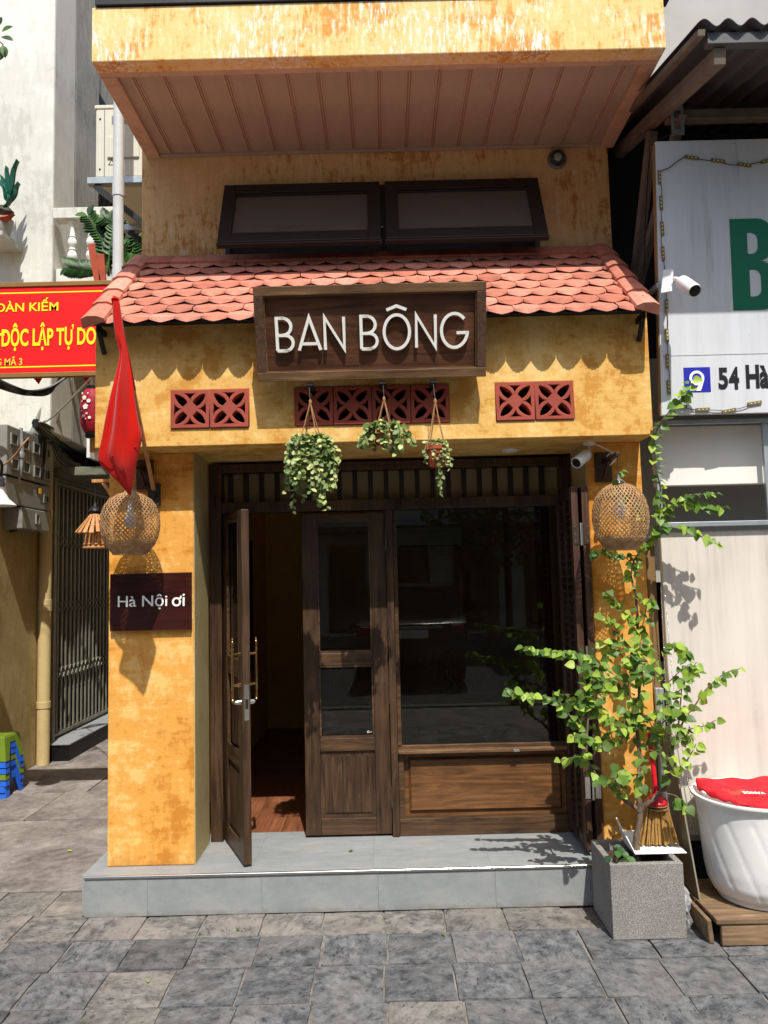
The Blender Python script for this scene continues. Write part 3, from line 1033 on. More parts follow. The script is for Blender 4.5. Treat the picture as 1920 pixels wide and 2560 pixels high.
# upper wall with its window opening
WX0, WX1, WZ0, WZ1 = -0.925, 0.985, 3.50, 4.055
grid_panel('upper_wall', 'plaster_upper', house, [-1.445, WX0, WX1, 1.437], [3.02, WZ0, WZ1, 4.40], {(1, 1)}, YU, YU + 0.05, 0.004)
win = MB()
for a in ((WX0, WX0 + .035, WZ0, WZ1), (WX1 - .035, WX1, WZ0, WZ1), (0.018, 0.058, WZ0, WZ1), (WX0 + .035, .018, WZ1 - .03, WZ1), (.058, WX1 - .035, WZ1 - .03, WZ1), (WX0 + .035, .018, WZ0, WZ0 + .04), (.058, WX1 - .035, WZ0, WZ0 + .04)):
    win.box(a[0], a[1], 4.505, 4.56, a[2], a[3])
awn = win.build('awning_window', 'window_metal', house, bevel=0.003)
def sash(x0, x1):
    """top-hung sash, pushed out at its foot"""
    top, bot = Vector((0, 4.498, 4.04)), Vector((0, 4.275, 3.582))
    d = (bot - top).normalized()
    nrm = Vector((0, d.z, -d.y))
    if nrm.y > 0:
        nrm = -nrm
    L = (bot - top).length
    def q(x, s_, n_):
        return Vector((x, top.y, top.z)) + d * s_ + nrm * n_
    def slab(m, xa, xb, sa, sb, na, nb):
        m.hexa([q(xa, sb, na), q(xb, sb, na), q(xb, sb, nb), q(xa, sb, nb), q(xa, sa, na), q(xb, sa, na), q(xb, sa, nb), q(xa, sa, nb)])
    m = MB()
    f = 0.075
    slab(m, x0, x0 + f, 0, L, 0, .035)
    slab(m, x1 - f, x1, 0, L, 0, .035)
    slab(m, x0 + f, x1 - f, 0, f, 0, .035)
    slab(m, x0 + f, x1 - f, L - f, L, 0, .035)
    slab(m, x0 + f - .012, x1 - f + .012, f - .012, f + .014, .0, .026)
    slab(m, x0 + f - .012, x1 - f + .012, L - f - .014, L - f + .012, .0, .026)
    slab(m, x0 - .006, x1 + .006, L, L + .012, -.004, .03)
    o = m.build('sash', 'window_metal', awn, bevel=0.003)
    g = MB()
    slab(g, x0 + f - .005, x1 - f + .005, f, L - f, .010, .015)
    g.build('pane', 'pane_upper', awn)
sash(-0.918, 0.022)
sash(0.051, 0.980)
for x in (-0.90, 0.03, 0.06, 0.965):
    MB().bar((x, 4.50, 3.78), (x, 4.32, 3.70), .012, .006).build('stay_arm', 'steel', awn)
jag(-1.2, 1.19, 5.6, 5.64, 2.87, 5.19, 'wall_dark', 'upper_partition', bevel=0)

# balcony slab with ribbed soffit, parapet above
BX0, BX1, BYF, BZ = -1.412, 1.472, 3.645, 4.275
par = grid_panel('parapet', 'plaster_parapet', house, [BX0, BX1], [BZ, 4.566], set(), BYF, BYF + .09, 0.006)
MB().box(BX0 + .02, BX1 + .05, BYF - .012, BYF + .10, 4.568, 4.605).build('parapet_cap', 'window_metal', house, bevel=.004)
MB().box(BX0 + .03, BX1 + .04, BYF + .03, BYF + .06, 4.607, 5.5).build('balcony_screen', 'glass_grey', house)
sof = MB()
bd = 0.085
sof.box(BX0, BX1, BYF + .0905, BYF + .13, BZ + .003, BZ + .12)
sof.box(BX0, BX0 + bd, BYF + .131, YU - .001, BZ + .002, BZ + .12)
sof.box(BX1 - bd, BX1, BYF + .131, YU - .001, BZ + .002, BZ + .12)
sofo = sof.build('soffit', 'plaster_soffit_edge', house, bevel=.004)
MB().box(BX0 + .01, BX1 - .01, BYF + .1, YU - .002, BZ + .121, BZ + .30).build('balcony_slab', 'plaster_soffit_edge', house)
MB().box(BX0, BX0 + .09, BYF + .092, YU + 3, BZ + .31, 4.566).build('balcony_side', 'plaster_parapet', house)
MB().box(BX1 - .09, BX1, BYF + .092, YU + 3, BZ + .31, 4.566).build('balcony_side', 'plaster_parapet', house)
PW_ = (BX1 - BX0 - 2 * bd) / 17
pm = MB()
prof = [(-PW_ / 2, .0), (-.017, .0), (-.015, -.006), (-.012, -.006), (-.010, .003), (-.003, .003), (-.001, -.006), (.001, -.006), (.003, .003), (.010, .003), (.012, -.006), (.015, -.006), (.017, .0), (PW_ / 2, .0)]
ya, yb_ = BYF + .131, YU - .03
nP = len(prof)
pm.v = [Vector((x, ya - 4.1, z)) for x, z in prof] + [Vector((x, yb_ - 4.1, z)) for x, z in prof] + [Vector((-PW_ / 2, ya - 4.1, .02)), Vector((PW_ / 2, ya - 4.1, .02)), Vector((-PW_ / 2, yb_ - 4.1, .02)), Vector((PW_ / 2, yb_ - 4.1, .02))]
pm.f = [(i, i + 1, nP + i + 1, nP + i) for i in range(nP - 1)] + [(2 * nP, 2 * nP + 1, 2 * nP + 3, 2 * nP + 2)]
pmm = pm.mesh('soffit_panel', 'soffit_paint')
pmm.materials.append(MATS['rib_lit'])
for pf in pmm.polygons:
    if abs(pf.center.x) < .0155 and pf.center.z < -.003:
        pf.material_index = 1  # rib faces take the paler, lit-looking colour
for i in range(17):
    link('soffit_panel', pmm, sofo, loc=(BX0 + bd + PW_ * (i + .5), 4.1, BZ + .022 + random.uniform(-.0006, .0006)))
MB().box(BX0 + bd, BX1 - bd, YU - .03, YU - .002, BZ + .006, BZ + .04).build('cornice_strip', 'soffit_paint', sofo, bevel=.006)

# doorstep of grey stone
step = MB().box(-1.54, 1.10, 4.022, 4.62, -.01, STEP - .022).build('doorstep', 'mortar', house)
xs_ = [-1.552, -1.235, -.66, -.075, .515, 1.102]
for i, (a, b) in enumerate(zip(xs_[:-1], xs_[1:])):
    box('riser_slab', 'slab_grey', step, a + .0004, b - .0004, 4.002 + (i % 2) * .0006, 4.020, 0.003, STEP - .020, .0006)
tx = [-1.552, -1.02, -.72, -.10, .50, 1.10]
for i, (a, b) in enumerate(zip(tx[:-1], tx[1:])):
    box('tread_slab', 'slab_grey', step, a + .0003, b - .0003, 4.002, 4.30, STEP - .020, STEP - (i % 2) * .0003, .0005)
    box('tread_slab', 'slab_grey', step, a + .0003, b - .0003, 4.3006, 4.62, STEP - .020, STEP - .0002, .0005)
MB().tube([(-1.553, 4.001, STEP - .004), (-.3, 3.999, STEP - .003), (1.09, 4.001, STEP - .004)], .0085, 10).build('nosing', 'steel', step, smooth=True)
for i in range(5):
    box('side_slab', 'slab_grey', step, -1.572, -1.5525, 4.022 + i * .12, 4.14 + i * .12, .003, STEP - .001, .001)

# floor inside: boards laid towards the back
fl = MB().box(-1.2, 1.2, 4.625, 7.7, .1, STEP - .012).build('floor', 'black', house)
for i in range(13):
    a = -1.2 + i * .1846
    cutp = [4.625] + sorted(random.uniform(4.9, 7.4) for _ in range(3)) + [7.7]
    for y0, y1 in zip(cutp[:-1], cutp[1:]):
        box('floorboard', 'wood_floor', fl, a + .001, a + .1836, y0 + .001, y1 - .001, STEP - .012, STEP + .001, .0015)

# door frame
fr = MB()
fr.box(-1.022, -.952, 4.47, 4.60, STEP, 2.350)
fr.box(1.040, 1.098, 4.47, 4.60, STEP, 2.350)
fr.box(-.951, 1.039, 4.475, 4.60, 2.300, 2.349)
fr.box(-.951, 1.039, 4.480, 4.60, 2.062, 2.125)
fr.box(0.006, .046, 4.478, 4.60, STEP, 2.061)
frame = fr.build('door_frame', 'wood_dark_z', house, bevel=.004)
for i in range(23):
    x = -.951 + (i + .5) * 1.99 / 21.6
    if x > 1.02:
        break
    box('grille_bar', 'wood_black', frame, x - .014, x + .014, 4.505, 4.535, 2.126, 2.299, .003)
MB().box(-.951, 1.039, 4.560, 4.566, 2.126, 2.299).build('transom_panel', 'transom_board', frame)

def leaf(parent, name, W, T=0.042):
    """panelled and glazed door leaf, hinge edge at x=0, running to x=W, thickness along y; returns its empty"""
    d = bpy.data.objects.new(name, None)
    d.empty_display_size = .1
    COL.objects.link(d)
    d.parent = parent
    zb, zt = 0.012, 1.846
    st = 0.088
    def bx_(nm, mt, x0, x1, y0, y1, z0, z1, bev=.004):
        o = link(nm, MB().box(-(x1 - x0) / 2, (x1 - x0) / 2, -(y1 - y0) / 2, (y1 - y0) / 2, -(z1 - z0) / 2, (z1 - z0) / 2).mesh(nm, mt), d)
        o.location = ((x0 + x1) / 2, (y0 + y1) / 2, (z0 + z1) / 2)
        if bev:
            b = o.modifiers.new('bevel', 'BEVEL')
            b.width, b.segments, b.limit_method = bev, 2, 'ANGLE'
        return o
    bx_('stile', 'wood_dark_z', 0, st, 0, T, zb, zt)
    bx_('stile', 'wood_dark_z', W - st, W, 0, T, zb, zt)
    for z0, z1 in ((zb, .105), (.478, .553), (.965, 1.036), (1.800, zt)):
        bx_('rail', 'wood_dark_x', st + .0005, W - st - .0005, .001, T - .001, z0, z1)
    for z0, z1 in ((.553, .965), (1.036, 1.800)):
        bx_('pane', 'glass', st - .004, W - st + .004, T / 2 - .003, T / 2 + .003, z0, z1, 0)
        m = MB()
        for sy in (.006, T - .006):
            m.bar((st + .006, sy, z0 + .0062), (W - st - .006, sy, z0 + .0062), .010, .012)
            m.bar((st + .006, sy, z1 - .0062), (W - st - .006, sy, z1 - .0062), .010, .012)
            m.bar((st + .0062, sy, z0 + .0125), (st + .0062, sy, z1 - .0125), .012, .010, (1, 0, 0))
            m.bar((W - st - .0062, sy, z0 + .0125), (W - st - .0062, sy, z1 - .0125), .012, .010, (1, 0, 0))
        o = m.mesh('glazing_bead', 'wood_dark_x')
        link('glazing_bead', o, d)
    # raised panel with four sloping faces
    x0, x1, z0, z1 = st - .003, W - st + .003, .1052, .4778
    m = MB()
    m.box(x0, x1, .014, T - .014, z0, z1)
    mid = bx_('panel', 'wood_dark_z', x0, x1, .015, T - .015, z0, z1, 0)
    for sy, y_a, y_b in ((-1, .014, .003), (1, T - .014, T - .003)):
        i0, i1, k0, k1 = x0 + .03, x1 - .03, z0 + .03, z1 - .03
        cx, cz_ = (i0 + i1) / 2, (k0 + k1) / 2
        pts = [(i0, y_a, k0), (i1, y_a, k0), (i1, y_a, k1), (i0, y_a, k1), (i0, y_b - sy * .004, k0), (i1, y_b - sy * .004, k0), (i1, y_b - sy * .004, k1), (i0, y_b - sy * .004, k1), (cx, y_b + sy * .006, cz_)]
        link('raised_field', MB().add(pts, [(0, 1, 2, 3), (0, 1, 5, 4), (1, 2, 6, 5), (2, 3, 7, 6), (3, 0, 4, 7), (4, 5, 8), (5, 6, 8), (6, 7, 8), (7, 4, 8)]).mesh('raised_field', 'wood_dark_z'), d)
    return d

def hinge_on(d, x, y, zs):
    for z in zs:
        m = MB().lathe([(.0065, -.055), (.0065, .055)], (x, y, z), 10)
        m.lathe([(.008, .055), (.004, .064)], (x, y, z), 10)
        m.lathe([(.004, -.064), (.008, -.055)], (x, y, z), 10)
        link('hinge', m.mesh('hinge', 'steel', True), d)

shut_leaf = leaf(house, 'door', 0.492)
shut_leaf.location = Vector((-.488, 4.500, STEP)) - wloc(house)
hinge_on(shut_leaf, .497, -.006, (.22, .80, 1.22, 1.68))
st_ = text_mesh('glass_sticker', 'C—', .016, .0004, 'white_letter', .0006)
link('glass_sticker', st_, shut_leaf, loc=(-.488 + .36, 4.517, STEP + .575), rot=UPRIGHT)

open_leaf = leaf(house, 'door', 0.462)
OPEN = R(-66)
open_leaf.location = Vector((-.948, 4.490, STEP)) - wloc(house)
open_leaf.rotation_euler = (0, 0, OPEN)
hinge_on(open_leaf, -.004, .045, (.22, .80, 1.22, 1.68))
def pull(y, sgn):
    m = MB()
    x = .42
    y2 = y + sgn * .042
    prof_ = [(.003, -.165), (.009, -.158), (.005, -.150), (.010, -.142), (.008, -.125), (.006, -.118), (.011, -.105), (.011, -.098), (.0085, -.09), (.0085, .09), (.011, .098), (.011, .105), (.006, .118), (.008, .125), (.010, .142), (.005, .150), (.009, .158), (.003, .165)]
    m.lathe(prof_, (x, y2, 1.00), 10)
    for z in (.92, 1.08):
        m.tube([(x, y, z), (x, y + sgn * .02, z), (x, y2, z)], [.011, .006, .008], 8)
    link('pull_handle', m.mesh('pull_handle', 'brass', True), open_leaf)
    m = MB().tube([(x, y, .83), (x, y + sgn * .03, .83)], [.016, .012], 12)
    m.tube([(x, y + sgn * .03, .83), (x - .05, y + sgn * .034, .832)], .007, 8)
    link('lock_knob', m.mesh('lock_knob', 'steel', True), open_leaf)
pull(0, -1)
pull(.042, 1)
m = MB().box(.4622, .4640, .009, .033, .74, .925)
link('lock_plate', m.mesh('lock_plate', 'steel'), open_leaf)
m = MB().box(.4642, .4680, .014, .028, .80, .85)
link('lock_bolt', m.mesh('lock_bolt', 'dark_metal'), open_leaf)

# fixed shop window beside the doors
fx = MB()
fx.box(.047, 1.0392, 4.483, 4.56, .655, .676)
fx.box(.047, 1.0392, 4.49, 4.56, STEP + .001, .296)
fx.box(.047, .078, 4.49, 4.56, .297, .654)
fx.box(1.006, 1.0392, 4.49, 4.56, .297, .654)
fx.box(.047, 1.0392, 4.505, 4.56, .677, .70)
fx.box(.047, .070, 4.50, 4.555, .701, 2.061)
fx.box(1.016, 1.0392, 4.50, 4.555, .701, 2.061)
shopwin = fx.build('shop_window', 'wood_dark_x', house, bevel=.003)
box('sill', 'wood_frame', shopwin, .047, 1.0385, 4.455, 4.505, .662, .680, .003)
MB().box(.071, 1.015, 4.526, 4.534, .701, 2.061).build('pane', 'glass', shopwin)
box('panel', 'wood_panel', shopwin, .079, 1.005, 4.528, 4.545, .297, .654)
p = [(.105, 4.526, .325), (.98, 4.526, .325), (.98, 4.526, .628), (.105, 4.526, .628), (.118, 4.512, .338), (.967, 4.512, .338), (.967, 4.512, .615), (.118, 4.512, .615)]
c0 = Vector((.54, 4.52, .475))
link('raised_field', MB().add([Vector(q) - c0 for q in p], [(0, 1, 5, 4), (1, 2, 6, 5), (2, 3, 7, 6), (3, 0, 4, 7), (4, 5, 6, 7), (3, 2, 1, 0)]).mesh('raised_field', 'wood_panel'), shopwin, loc=c0)
MB().box(.70, .735, 4.448, 4.4545, .663, .676).build('latch', 'steel', shopwin, bevel=.001)

# louvred shutters folded back beside the right pillar
slat_me = None
def shutter(x0, x1, y0, y1, z0, z1):
    d = bpy.data.objects.new('shutter', None)
    COL.objects.link(d)
    d.parent = house
    d.location = Vector(((x0 + x1) / 2, y0, z0)) - wloc(house)
    f = .058
    box('stile', 'wood_red_z', d, x0, x1, y0, y0 + f, z0, z1, .003)
    box('stile', 'wood_red_z', d, x0, x1, y1 - f, y1, z0, z1, .003)
    ym = (y0 + y1) / 2
    box('stile', 'wood_dark_z', d, x0, x1, ym - .02, ym + .02, z0 + .06, z1 - .06, .003)
    for a, b in ((z0, z0 + .06), (z1 - .06, z1), ((z0 + z1) / 2 - .03, (z0 + z1) / 2 + .03)):
        for ya_, yb2 in ((y0 + f, ym - .02), (ym + .02, y1 - f)):
            box('rail', 'wood_dark_y', d, x0 + .001, x1 - .001, ya_ + .0005, yb2 - .0005, a, b, .002)
    for ya_, yb2 in ((y0 + f, ym - .02), (ym + .02, y1 - f)):
        L = yb2 - ya_ - .002
        sm = MB().hexa([(-.019, -L / 2, -.014), (-.013, -L / 2, -.018), (-.013, L / 2, -.018), (-.019, L / 2, -.014), (.013, -L / 2, .018), (.019, -L / 2, .014), (.019, L / 2, .014), (.013, L / 2, .018)]).mesh('slat', 'wood_dark_y')
        for a, b in ((z0 + .06, (z0 + z1) / 2 - .03), ((z0 + z1) / 2 + .03, z1 - .06)):
            n = int((b - a) / .042)
            for i in range(n):
                link('slat', sm, d, loc=((x0 + x1) / 2, (ya_ + yb2) / 2, a + (i + .5) * (b - a) / n))
    return d
sh1 = shutter(1.004, 1.040, 4.10, 4.468, .235, 2.125)
sh2 = shutter(1.060, 1.096, 4.10, 4.455, .235, 2.125)
for z in (.55, 1.22, 1.87):
    m = MB().box(1.010, 1.036, 4.096, 4.0995, z - .055, z + .055)
    m.box(1.064, 1.092, 4.096, 4.0995, z - .055, z + .055)
    m.lathe([(.007, -.06), (.007, .06)], (1.05, 4.094, z), 10)
    for dz in (-.04, 0, .04):
        m.lathe([(.004, 0), (.003, -.003)], (1.018, 4.096, z + dz), 8, 'Y')
        m.lathe([(.004, 0), (.003, -.003)], (1.084, 4.096, z + dz), 8, 'Y')
    m.build('shutter_hinge', 'steel', sh1)

# ------------------------------------------------------------------ hanging sign with raised letters
T_, B_ = (3.645, 3.096), (3.78, 2.656)                       # (y, z) of the top and bottom front edge
SX0, SX1 = -0.616, 0.528
sign = thing('sign_board', 'dark wooden shop sign with raised white letters BAN BÔNG, leaning out over the door', 'sign', (-0.044, 3.8, 2.65))
sdir = Vector((0, T_[0] - B_[0], T_[1] - B_[1]))
SH = sdir.length
SROT = Euler((math.atan2(sdir.z, sdir.y), 0, 0))             # local y up the board, local z out to the street
SORG = Vector((SX0, B_[0], B_[1]))
SW = SX1 - SX0
def on_sign(x, y, z=0.0):
    return SORG + SROT.to_matrix() @ Vector((x, y, z))
def sbox(name, mat, x0, x1, y0, y1, z0, z1, bev=.003):
    c = Vector(((x0 + x1) / 2, (y0 + y1) / 2, (z0 + z1) / 2))
    o = link(name, MB().box(x0 - c.x, x1 - c.x, y0 - c.y, y1 - c.y, z0 - c.z, z1 - c.z).mesh(name, mat), sign, loc=on_sign(*c), rot=SROT)
    if bev:
        b = o.modifiers.new('bevel', 'BEVEL')
        b.width, b.segments, b.limit_method = bev, 2, 'ANGLE'
    return o
FW = 0.046
sbox('board', 'wood_sign', .02, SW - .02, .02, SH - .02, -.050, -.030, 0)
sbox('frame_rail', 'wood_frame', .0, SW, .0, FW, -.070, .0)
sbox('frame_rail', 'wood_frame', .0, SW, SH - FW, SH, -.070, .0)
sbox('frame_stile', 'wood_frame_z', .0, FW, FW + .0005, SH - FW - .0005, -.0695, -.0005)
sbox('frame_stile', 'wood_frame_z', SW - FW, SW, FW + .0005, SH - FW - .0005, -.0695, -.0005)
for x0, x1, y0, y1 in ((FW, SW - FW, FW, FW + .006), (FW, SW - FW, SH - FW - .006, SH - FW), (FW, FW + .006, FW + .006, SH - FW - .006), (SW - FW - .006, SW - FW, FW + .006, SH - FW - .006)):
    sbox('moulding', 'wood_frame', x0 + .0003, x1 - .0003, y0 + .0003, y1 - .0003, -.030, -.012, 0)
def stroke(poly, w, d, closed=False, z0=0.0, mat='white_letter', name='letter'):
    """flat bar of width w following a polyline, with thickness d"""
    pts = [Vector(p) for p in poly]
    n = len(pts)
    lft, rgt = [], []
    for i in range(n):
        a = pts[(i - 1) % n] if (closed or i > 0) else None
        b = pts[(i + 1) % n] if (closed or i < n - 1) else None
        d1 = (pts[i] - a).normalized() if a is not None else None
        d2 = (b - pts[i]).normalized() if b is not None else None
        if d1 is None:
            d1 = d2
        if d2 is None:
            d2 = d1
        t = (d1 + d2)
        t = t.normalized() if t.length > 1e-6 else d1
        nn = Vector((-t.y, t.x))
        k = 1.0 / max(0.35, nn.dot(Vector((-d1.y, d1.x))))
        lft.append(pts[i] + nn * (w / 2 * k))
        rgt.append(pts[i] - nn * (w / 2 * k))
    vs = []
    for i in range(n):
        for p, z in ((lft[i], z0), (rgt[i], z0), (rgt[i], z0 + d), (lft[i], z0 + d)):
            vs.append((p.x, p.y, z))
    fs = []
    for i in range(n if closed else n - 1):
        j = (i + 1) % n
        for k in range(4):
            k2 = (k + 1) % 4
            fs.append((i * 4 + k, i * 4 + k2, j * 4 + k2, j * 4 + k))
    if not closed:
        fs += [(0, 1, 2, 3), ((n - 1) * 4 + 3, (n - 1) * 4 + 2, (n - 1) * 4 + 1, (n - 1) * 4)]
    return vs, fs
def arc2(cx, cy, rx, ry, a0, a1, n):
    return [(cx + rx * math.cos(R(a0 + (a1 - a0) * i / n)), cy + ry * math.sin(R(a0 + (a1 - a0) * i / n))) for i in range(n + 1)]
def glyph(ch, h):
    """strokes of a thin round sans letter, cap height h, origin at its lower left"""
    if ch == 'B':
        w = h * .50
        r1, r2 = h * .245, h * .255
        lower = [(0, 0), (w - r2 * .8, 0)] + arc2(w - r2 * .95, r2 * .93, r2 * .95, r2 * .93, -90, 90, 8) + [(0, h * .475)]
        upper = [(0, h * .475), (0, h), (w - r1 * 1.1, h)] + arc2(w - r1 * 1.3, h - h * .2625, r1 * 1.1, h * .2625, 90, -90, 8)
        return [lower, [(0, 0), (0, h * .475)], upper], w
    if ch == 'A':
        w = h * .68
        return [[(0, 0), (w / 2, h), (w, 0)], [(w * .16, h * .20), (w * .84, h * .20)]], w
    if ch == 'N':
        w = h * .60
        return [[(0, 0), (0, h), (w, 0), (w, h)]], w
    if ch in 'OÔ':
        w = h * .80
        s_ = [arc2(w / 2, h / 2, w / 2, h * .52, 0, 348, 28)]
        if ch == 'Ô':
            s_.append([(w * .11, h * 1.17), (w / 2, h * 1.29), (w * .89, h * 1.17)])
        return s_, w
    if ch == 'G':
        w = h * .82
        a = arc2(w / 2, h / 2, w / 2, h * .52, 42, 352, 26)
        return [a + [(w * .995, h * .43), (w * .58, h * .43)]], w
LH = 0.158
LW = 0.0150
# letters at the places where the photograph shows them, x along the board measured from its left edge
spots = [('B', 238), ('A', 378), ('N', 548), ('B', 782), ('Ô', 930), ('N', 1138), ('G', 1300)]
def sx_of(u):                                               # crop pixel along the board -> metres
    return (u - 110) / (1597 - 110) * SW
for ch, u in spots:
    st, w = glyph(ch, LH)
    m = MB()
    closed = ch in 'OÔ'
    for q, poly in enumerate(st):
        vs, fs = stroke(poly, LW, .014 - q * .0007, closed and q == 0, 0.0 + q * .0003)
        m.add(vs, fs)
    x = sx_of(u) + LW / 2
    link('letter', m.mesh('letter', 'white_letter'), sign, loc=on_sign(x, .150, -.0235), rot=SROT)
    s2 = MB()
    for dx_, dy_ in ((.0, LH * .5),):
        s2.tube([(x, .15 + dy_, -.0302), (x, .15 + dy_, -.0233)], .004, 6)
    s2.v = [on_sign(*p) for p in s2.v]
    s2.build('spacer', 'steel', sign)
for u in (446, 922, 1255):
    x = SX0 + sx_of(u)
    MB().box(x - .016, x + .016, 3.79, 3.9195, 2.634, 2.650).build('bracket', 'dark_metal', sign, bevel=.002)
for x in (SX0 + .2, SX1 - .2):
    MB().bar((x, 3.74, 3.00), (x, 3.9195, 2.90), .03, .03).build('wall_strut', 'dark_metal', sign)

# ------------------------------------------------------------------ hanging pots under the sign
leaf_a = [(0, 0), (.28, .30), (.36, .55), (.24, .82), (0, 1.0), (-.24, .82), (-.36, .55), (-.28, .30)]
def leaf_geo(m, tones, base, direction, normal, size, wide=1.0, fold=.12, shape=leaf_a, droop=.12):
    y = Vector(direction).normalized()
    x = y.cross(Vector(normal))
    if x.length < 1e-4:
        x = y.cross(Vector((1, 0, .2)))
    x.normalize()
    z = x.cross(y)
    o = len(m.v)
    n = len(shape)
    m.v.append(Vector(base) + y * (size * .5) - z * (droop * size * .25))
    for (a, b) in shape:
        m.v.append(Vector(base) + x * (a * size * wide) + y * (b * size) + z * (size * (fold * abs(a) * 2 - droop * b * b)))
    for i in range(n):
        m.f.append((o, o + 1 + i, o + 1 + (i + 1) % n))
    tones += [random.random()] * (n)
def leaf_mass(name, mat, m, tones, parent, kind='stuff'):
    off = wloc(parent)
    m.v = [p - off for p in m.v]
    me = bpy.data.meshes.new(name)
    me.from_pydata([tuple(p) for p in m.v], [], m.f)
    at = me.attributes.new('tone', 'FLOAT', 'FACE')
    at.data.foreach_set('value', tones)
    me.polygons.foreach_set('use_smooth', [True] * len(me.polygons))
    me.materials.append(MATS[mat])
    o = link(name, me, parent)
    if kind:
        o['kind'] = kind
    return o

def hanging_pot(label, u_hook, v_hook, v_knot, u_pot, v_rim, v_bot, r_rim, r_bot, strands, crown, Y=3.752):
    hook = P(u_hook, v_hook, Y=3.80)
    knot = P((u_hook + u_pot) / 2, v_knot, Y=Y)
    rim = P(u_pot, v_rim, Y=Y)
    bot = P(u_pot, v_bot, Y=Y)
    t = thing('hanging_plant', label, 'hanging plant', bot, 'potted plants hung under the sign')
    h = rim.z - bot.z
    c = Vector((bot.x, bot.y, 0))
    MB().lathe([(r_bot * .9, bot.z), (r_bot, bot.z + .003), (r_rim * .93, rim.z - .02), (r_rim * 1.04, rim.z - .019), (r_rim * 1.05, rim.z), (r_rim * .92, rim.z), (r_rim * .85, rim.z - .025), (r_rim * .4, rim.z - .03)], c, 18).build('pot', 'terracotta', t, smooth=True)
    hk = Vector((hook.x, 3.80, 2.635))
    MB().tube([hk, knot], .0016, 5).build('wire', 'dark_metal', t)
    for k in range(4):
        a = R(35 + 90 * k)
        e = c + Vector((math.cos(a) * r_rim * 1.06, math.sin(a) * r_rim * 1.06, rim.z))
        mid = knot.lerp(e, .55) + Vector((random.uniform(-.004, .004), 0, 0))
        MB().tube([knot + Vector((0, 0, .012)), knot, mid, e, e + Vector((0, 0, -.02))], .0028, 5).build('rope', 'rope', t)
    MB().lathe([(.004, -.014), (.008, -.006), (.007, .006), (.003, .014)], knot, 8).build('knot', 'rope', t, smooth=True)
    m, tones, st = MB(), [], MB()
    for (n, spread, reach, drop, size) in strands:
        for i in range(n):
            a = random.uniform(0, 2 * math.pi)
            s0 = c + Vector((math.cos(a) * r_rim * random.uniform(.2, .8), math.sin(a) * r_rim * random.uniform(.2, .8), rim.z - .01))
            rr = r_rim * random.uniform(.9, 1.15) + random.uniform(.2, 1) * spread
            p1 = c + Vector((math.cos(a) * rr * .8, math.sin(a) * rr * .7, rim.z + random.uniform(.2, 1) * crown))
            dl = drop * random.uniform(.25, 1.0)
            p2 = c + Vector((math.cos(a) * rr * 1.1, math.sin(a) * rr * .9, rim.z - dl * .45))
            p3 = c + Vector((math.cos(a) * (rr + random.uniform(-.02, .02)) * 1.1, math.sin(a) * rr * .9, rim.z - dl))
            path = spline([s0, p1, p2, p3], 5)
            st.tube(path, .0013, 4, False)
            L = sum((path[i_ + 1] - path[i_]).length for i_ in range(len(path) - 1))
            nl = max(3, int(L / (size * .38)))
            for j in range(nl):
                f_ = (j + random.random()) / nl * (len(path) - 1)
                i_ = min(int(f_), len(path) - 2)
                b = path[i_].lerp(path[i_ + 1], f_ - i_)
                tang = (path[i_ + 1] - path[i_]).normalized()
                d = (Vector((random.uniform(-1, 1), random.uniform(-1.2, .6), random.uniform(-.6, .5))) + tang * .5)
                leaf_geo(m, tones, b, d, Vector((random.uniform(-.5, .5), -1, random.uniform(.2, 1.4))), size * random.uniform(.65, 1.15), 1.0)
    st.build('stems', 'leaf_hoya', t, kind='stuff')
    leaf_mass('foliage', 'leaf_hoya', m, tones, t)
    return t, c, rim
random.seed(11)
t1, c1_, rim1 = hanging_pot('bushy trailing plant spilling over its pot, leaves hiding the pot', 773, 966, 1005, 778, 1108, 1168, .062, .046, [(40, .05, .1, .25, .032), (20, .03, .1, .34, .030)], .035)
hanging_pot('small hanging plant with a loose leafy top over a red brown pot', 958, 962, 998, 962, 1076, 1112, .050, .038, [(26, .07, .1, .10, .036), (4, .08, .1, .18, .03)], .035)
hanging_pot('hanging red pot with sparse withered trailing stems', 1083, 955, 1003, 1093, 1116, 1168, .055, .040, [(5, .005, .1, .10, .026), (5, .0, .1, .30, .026)], .02)

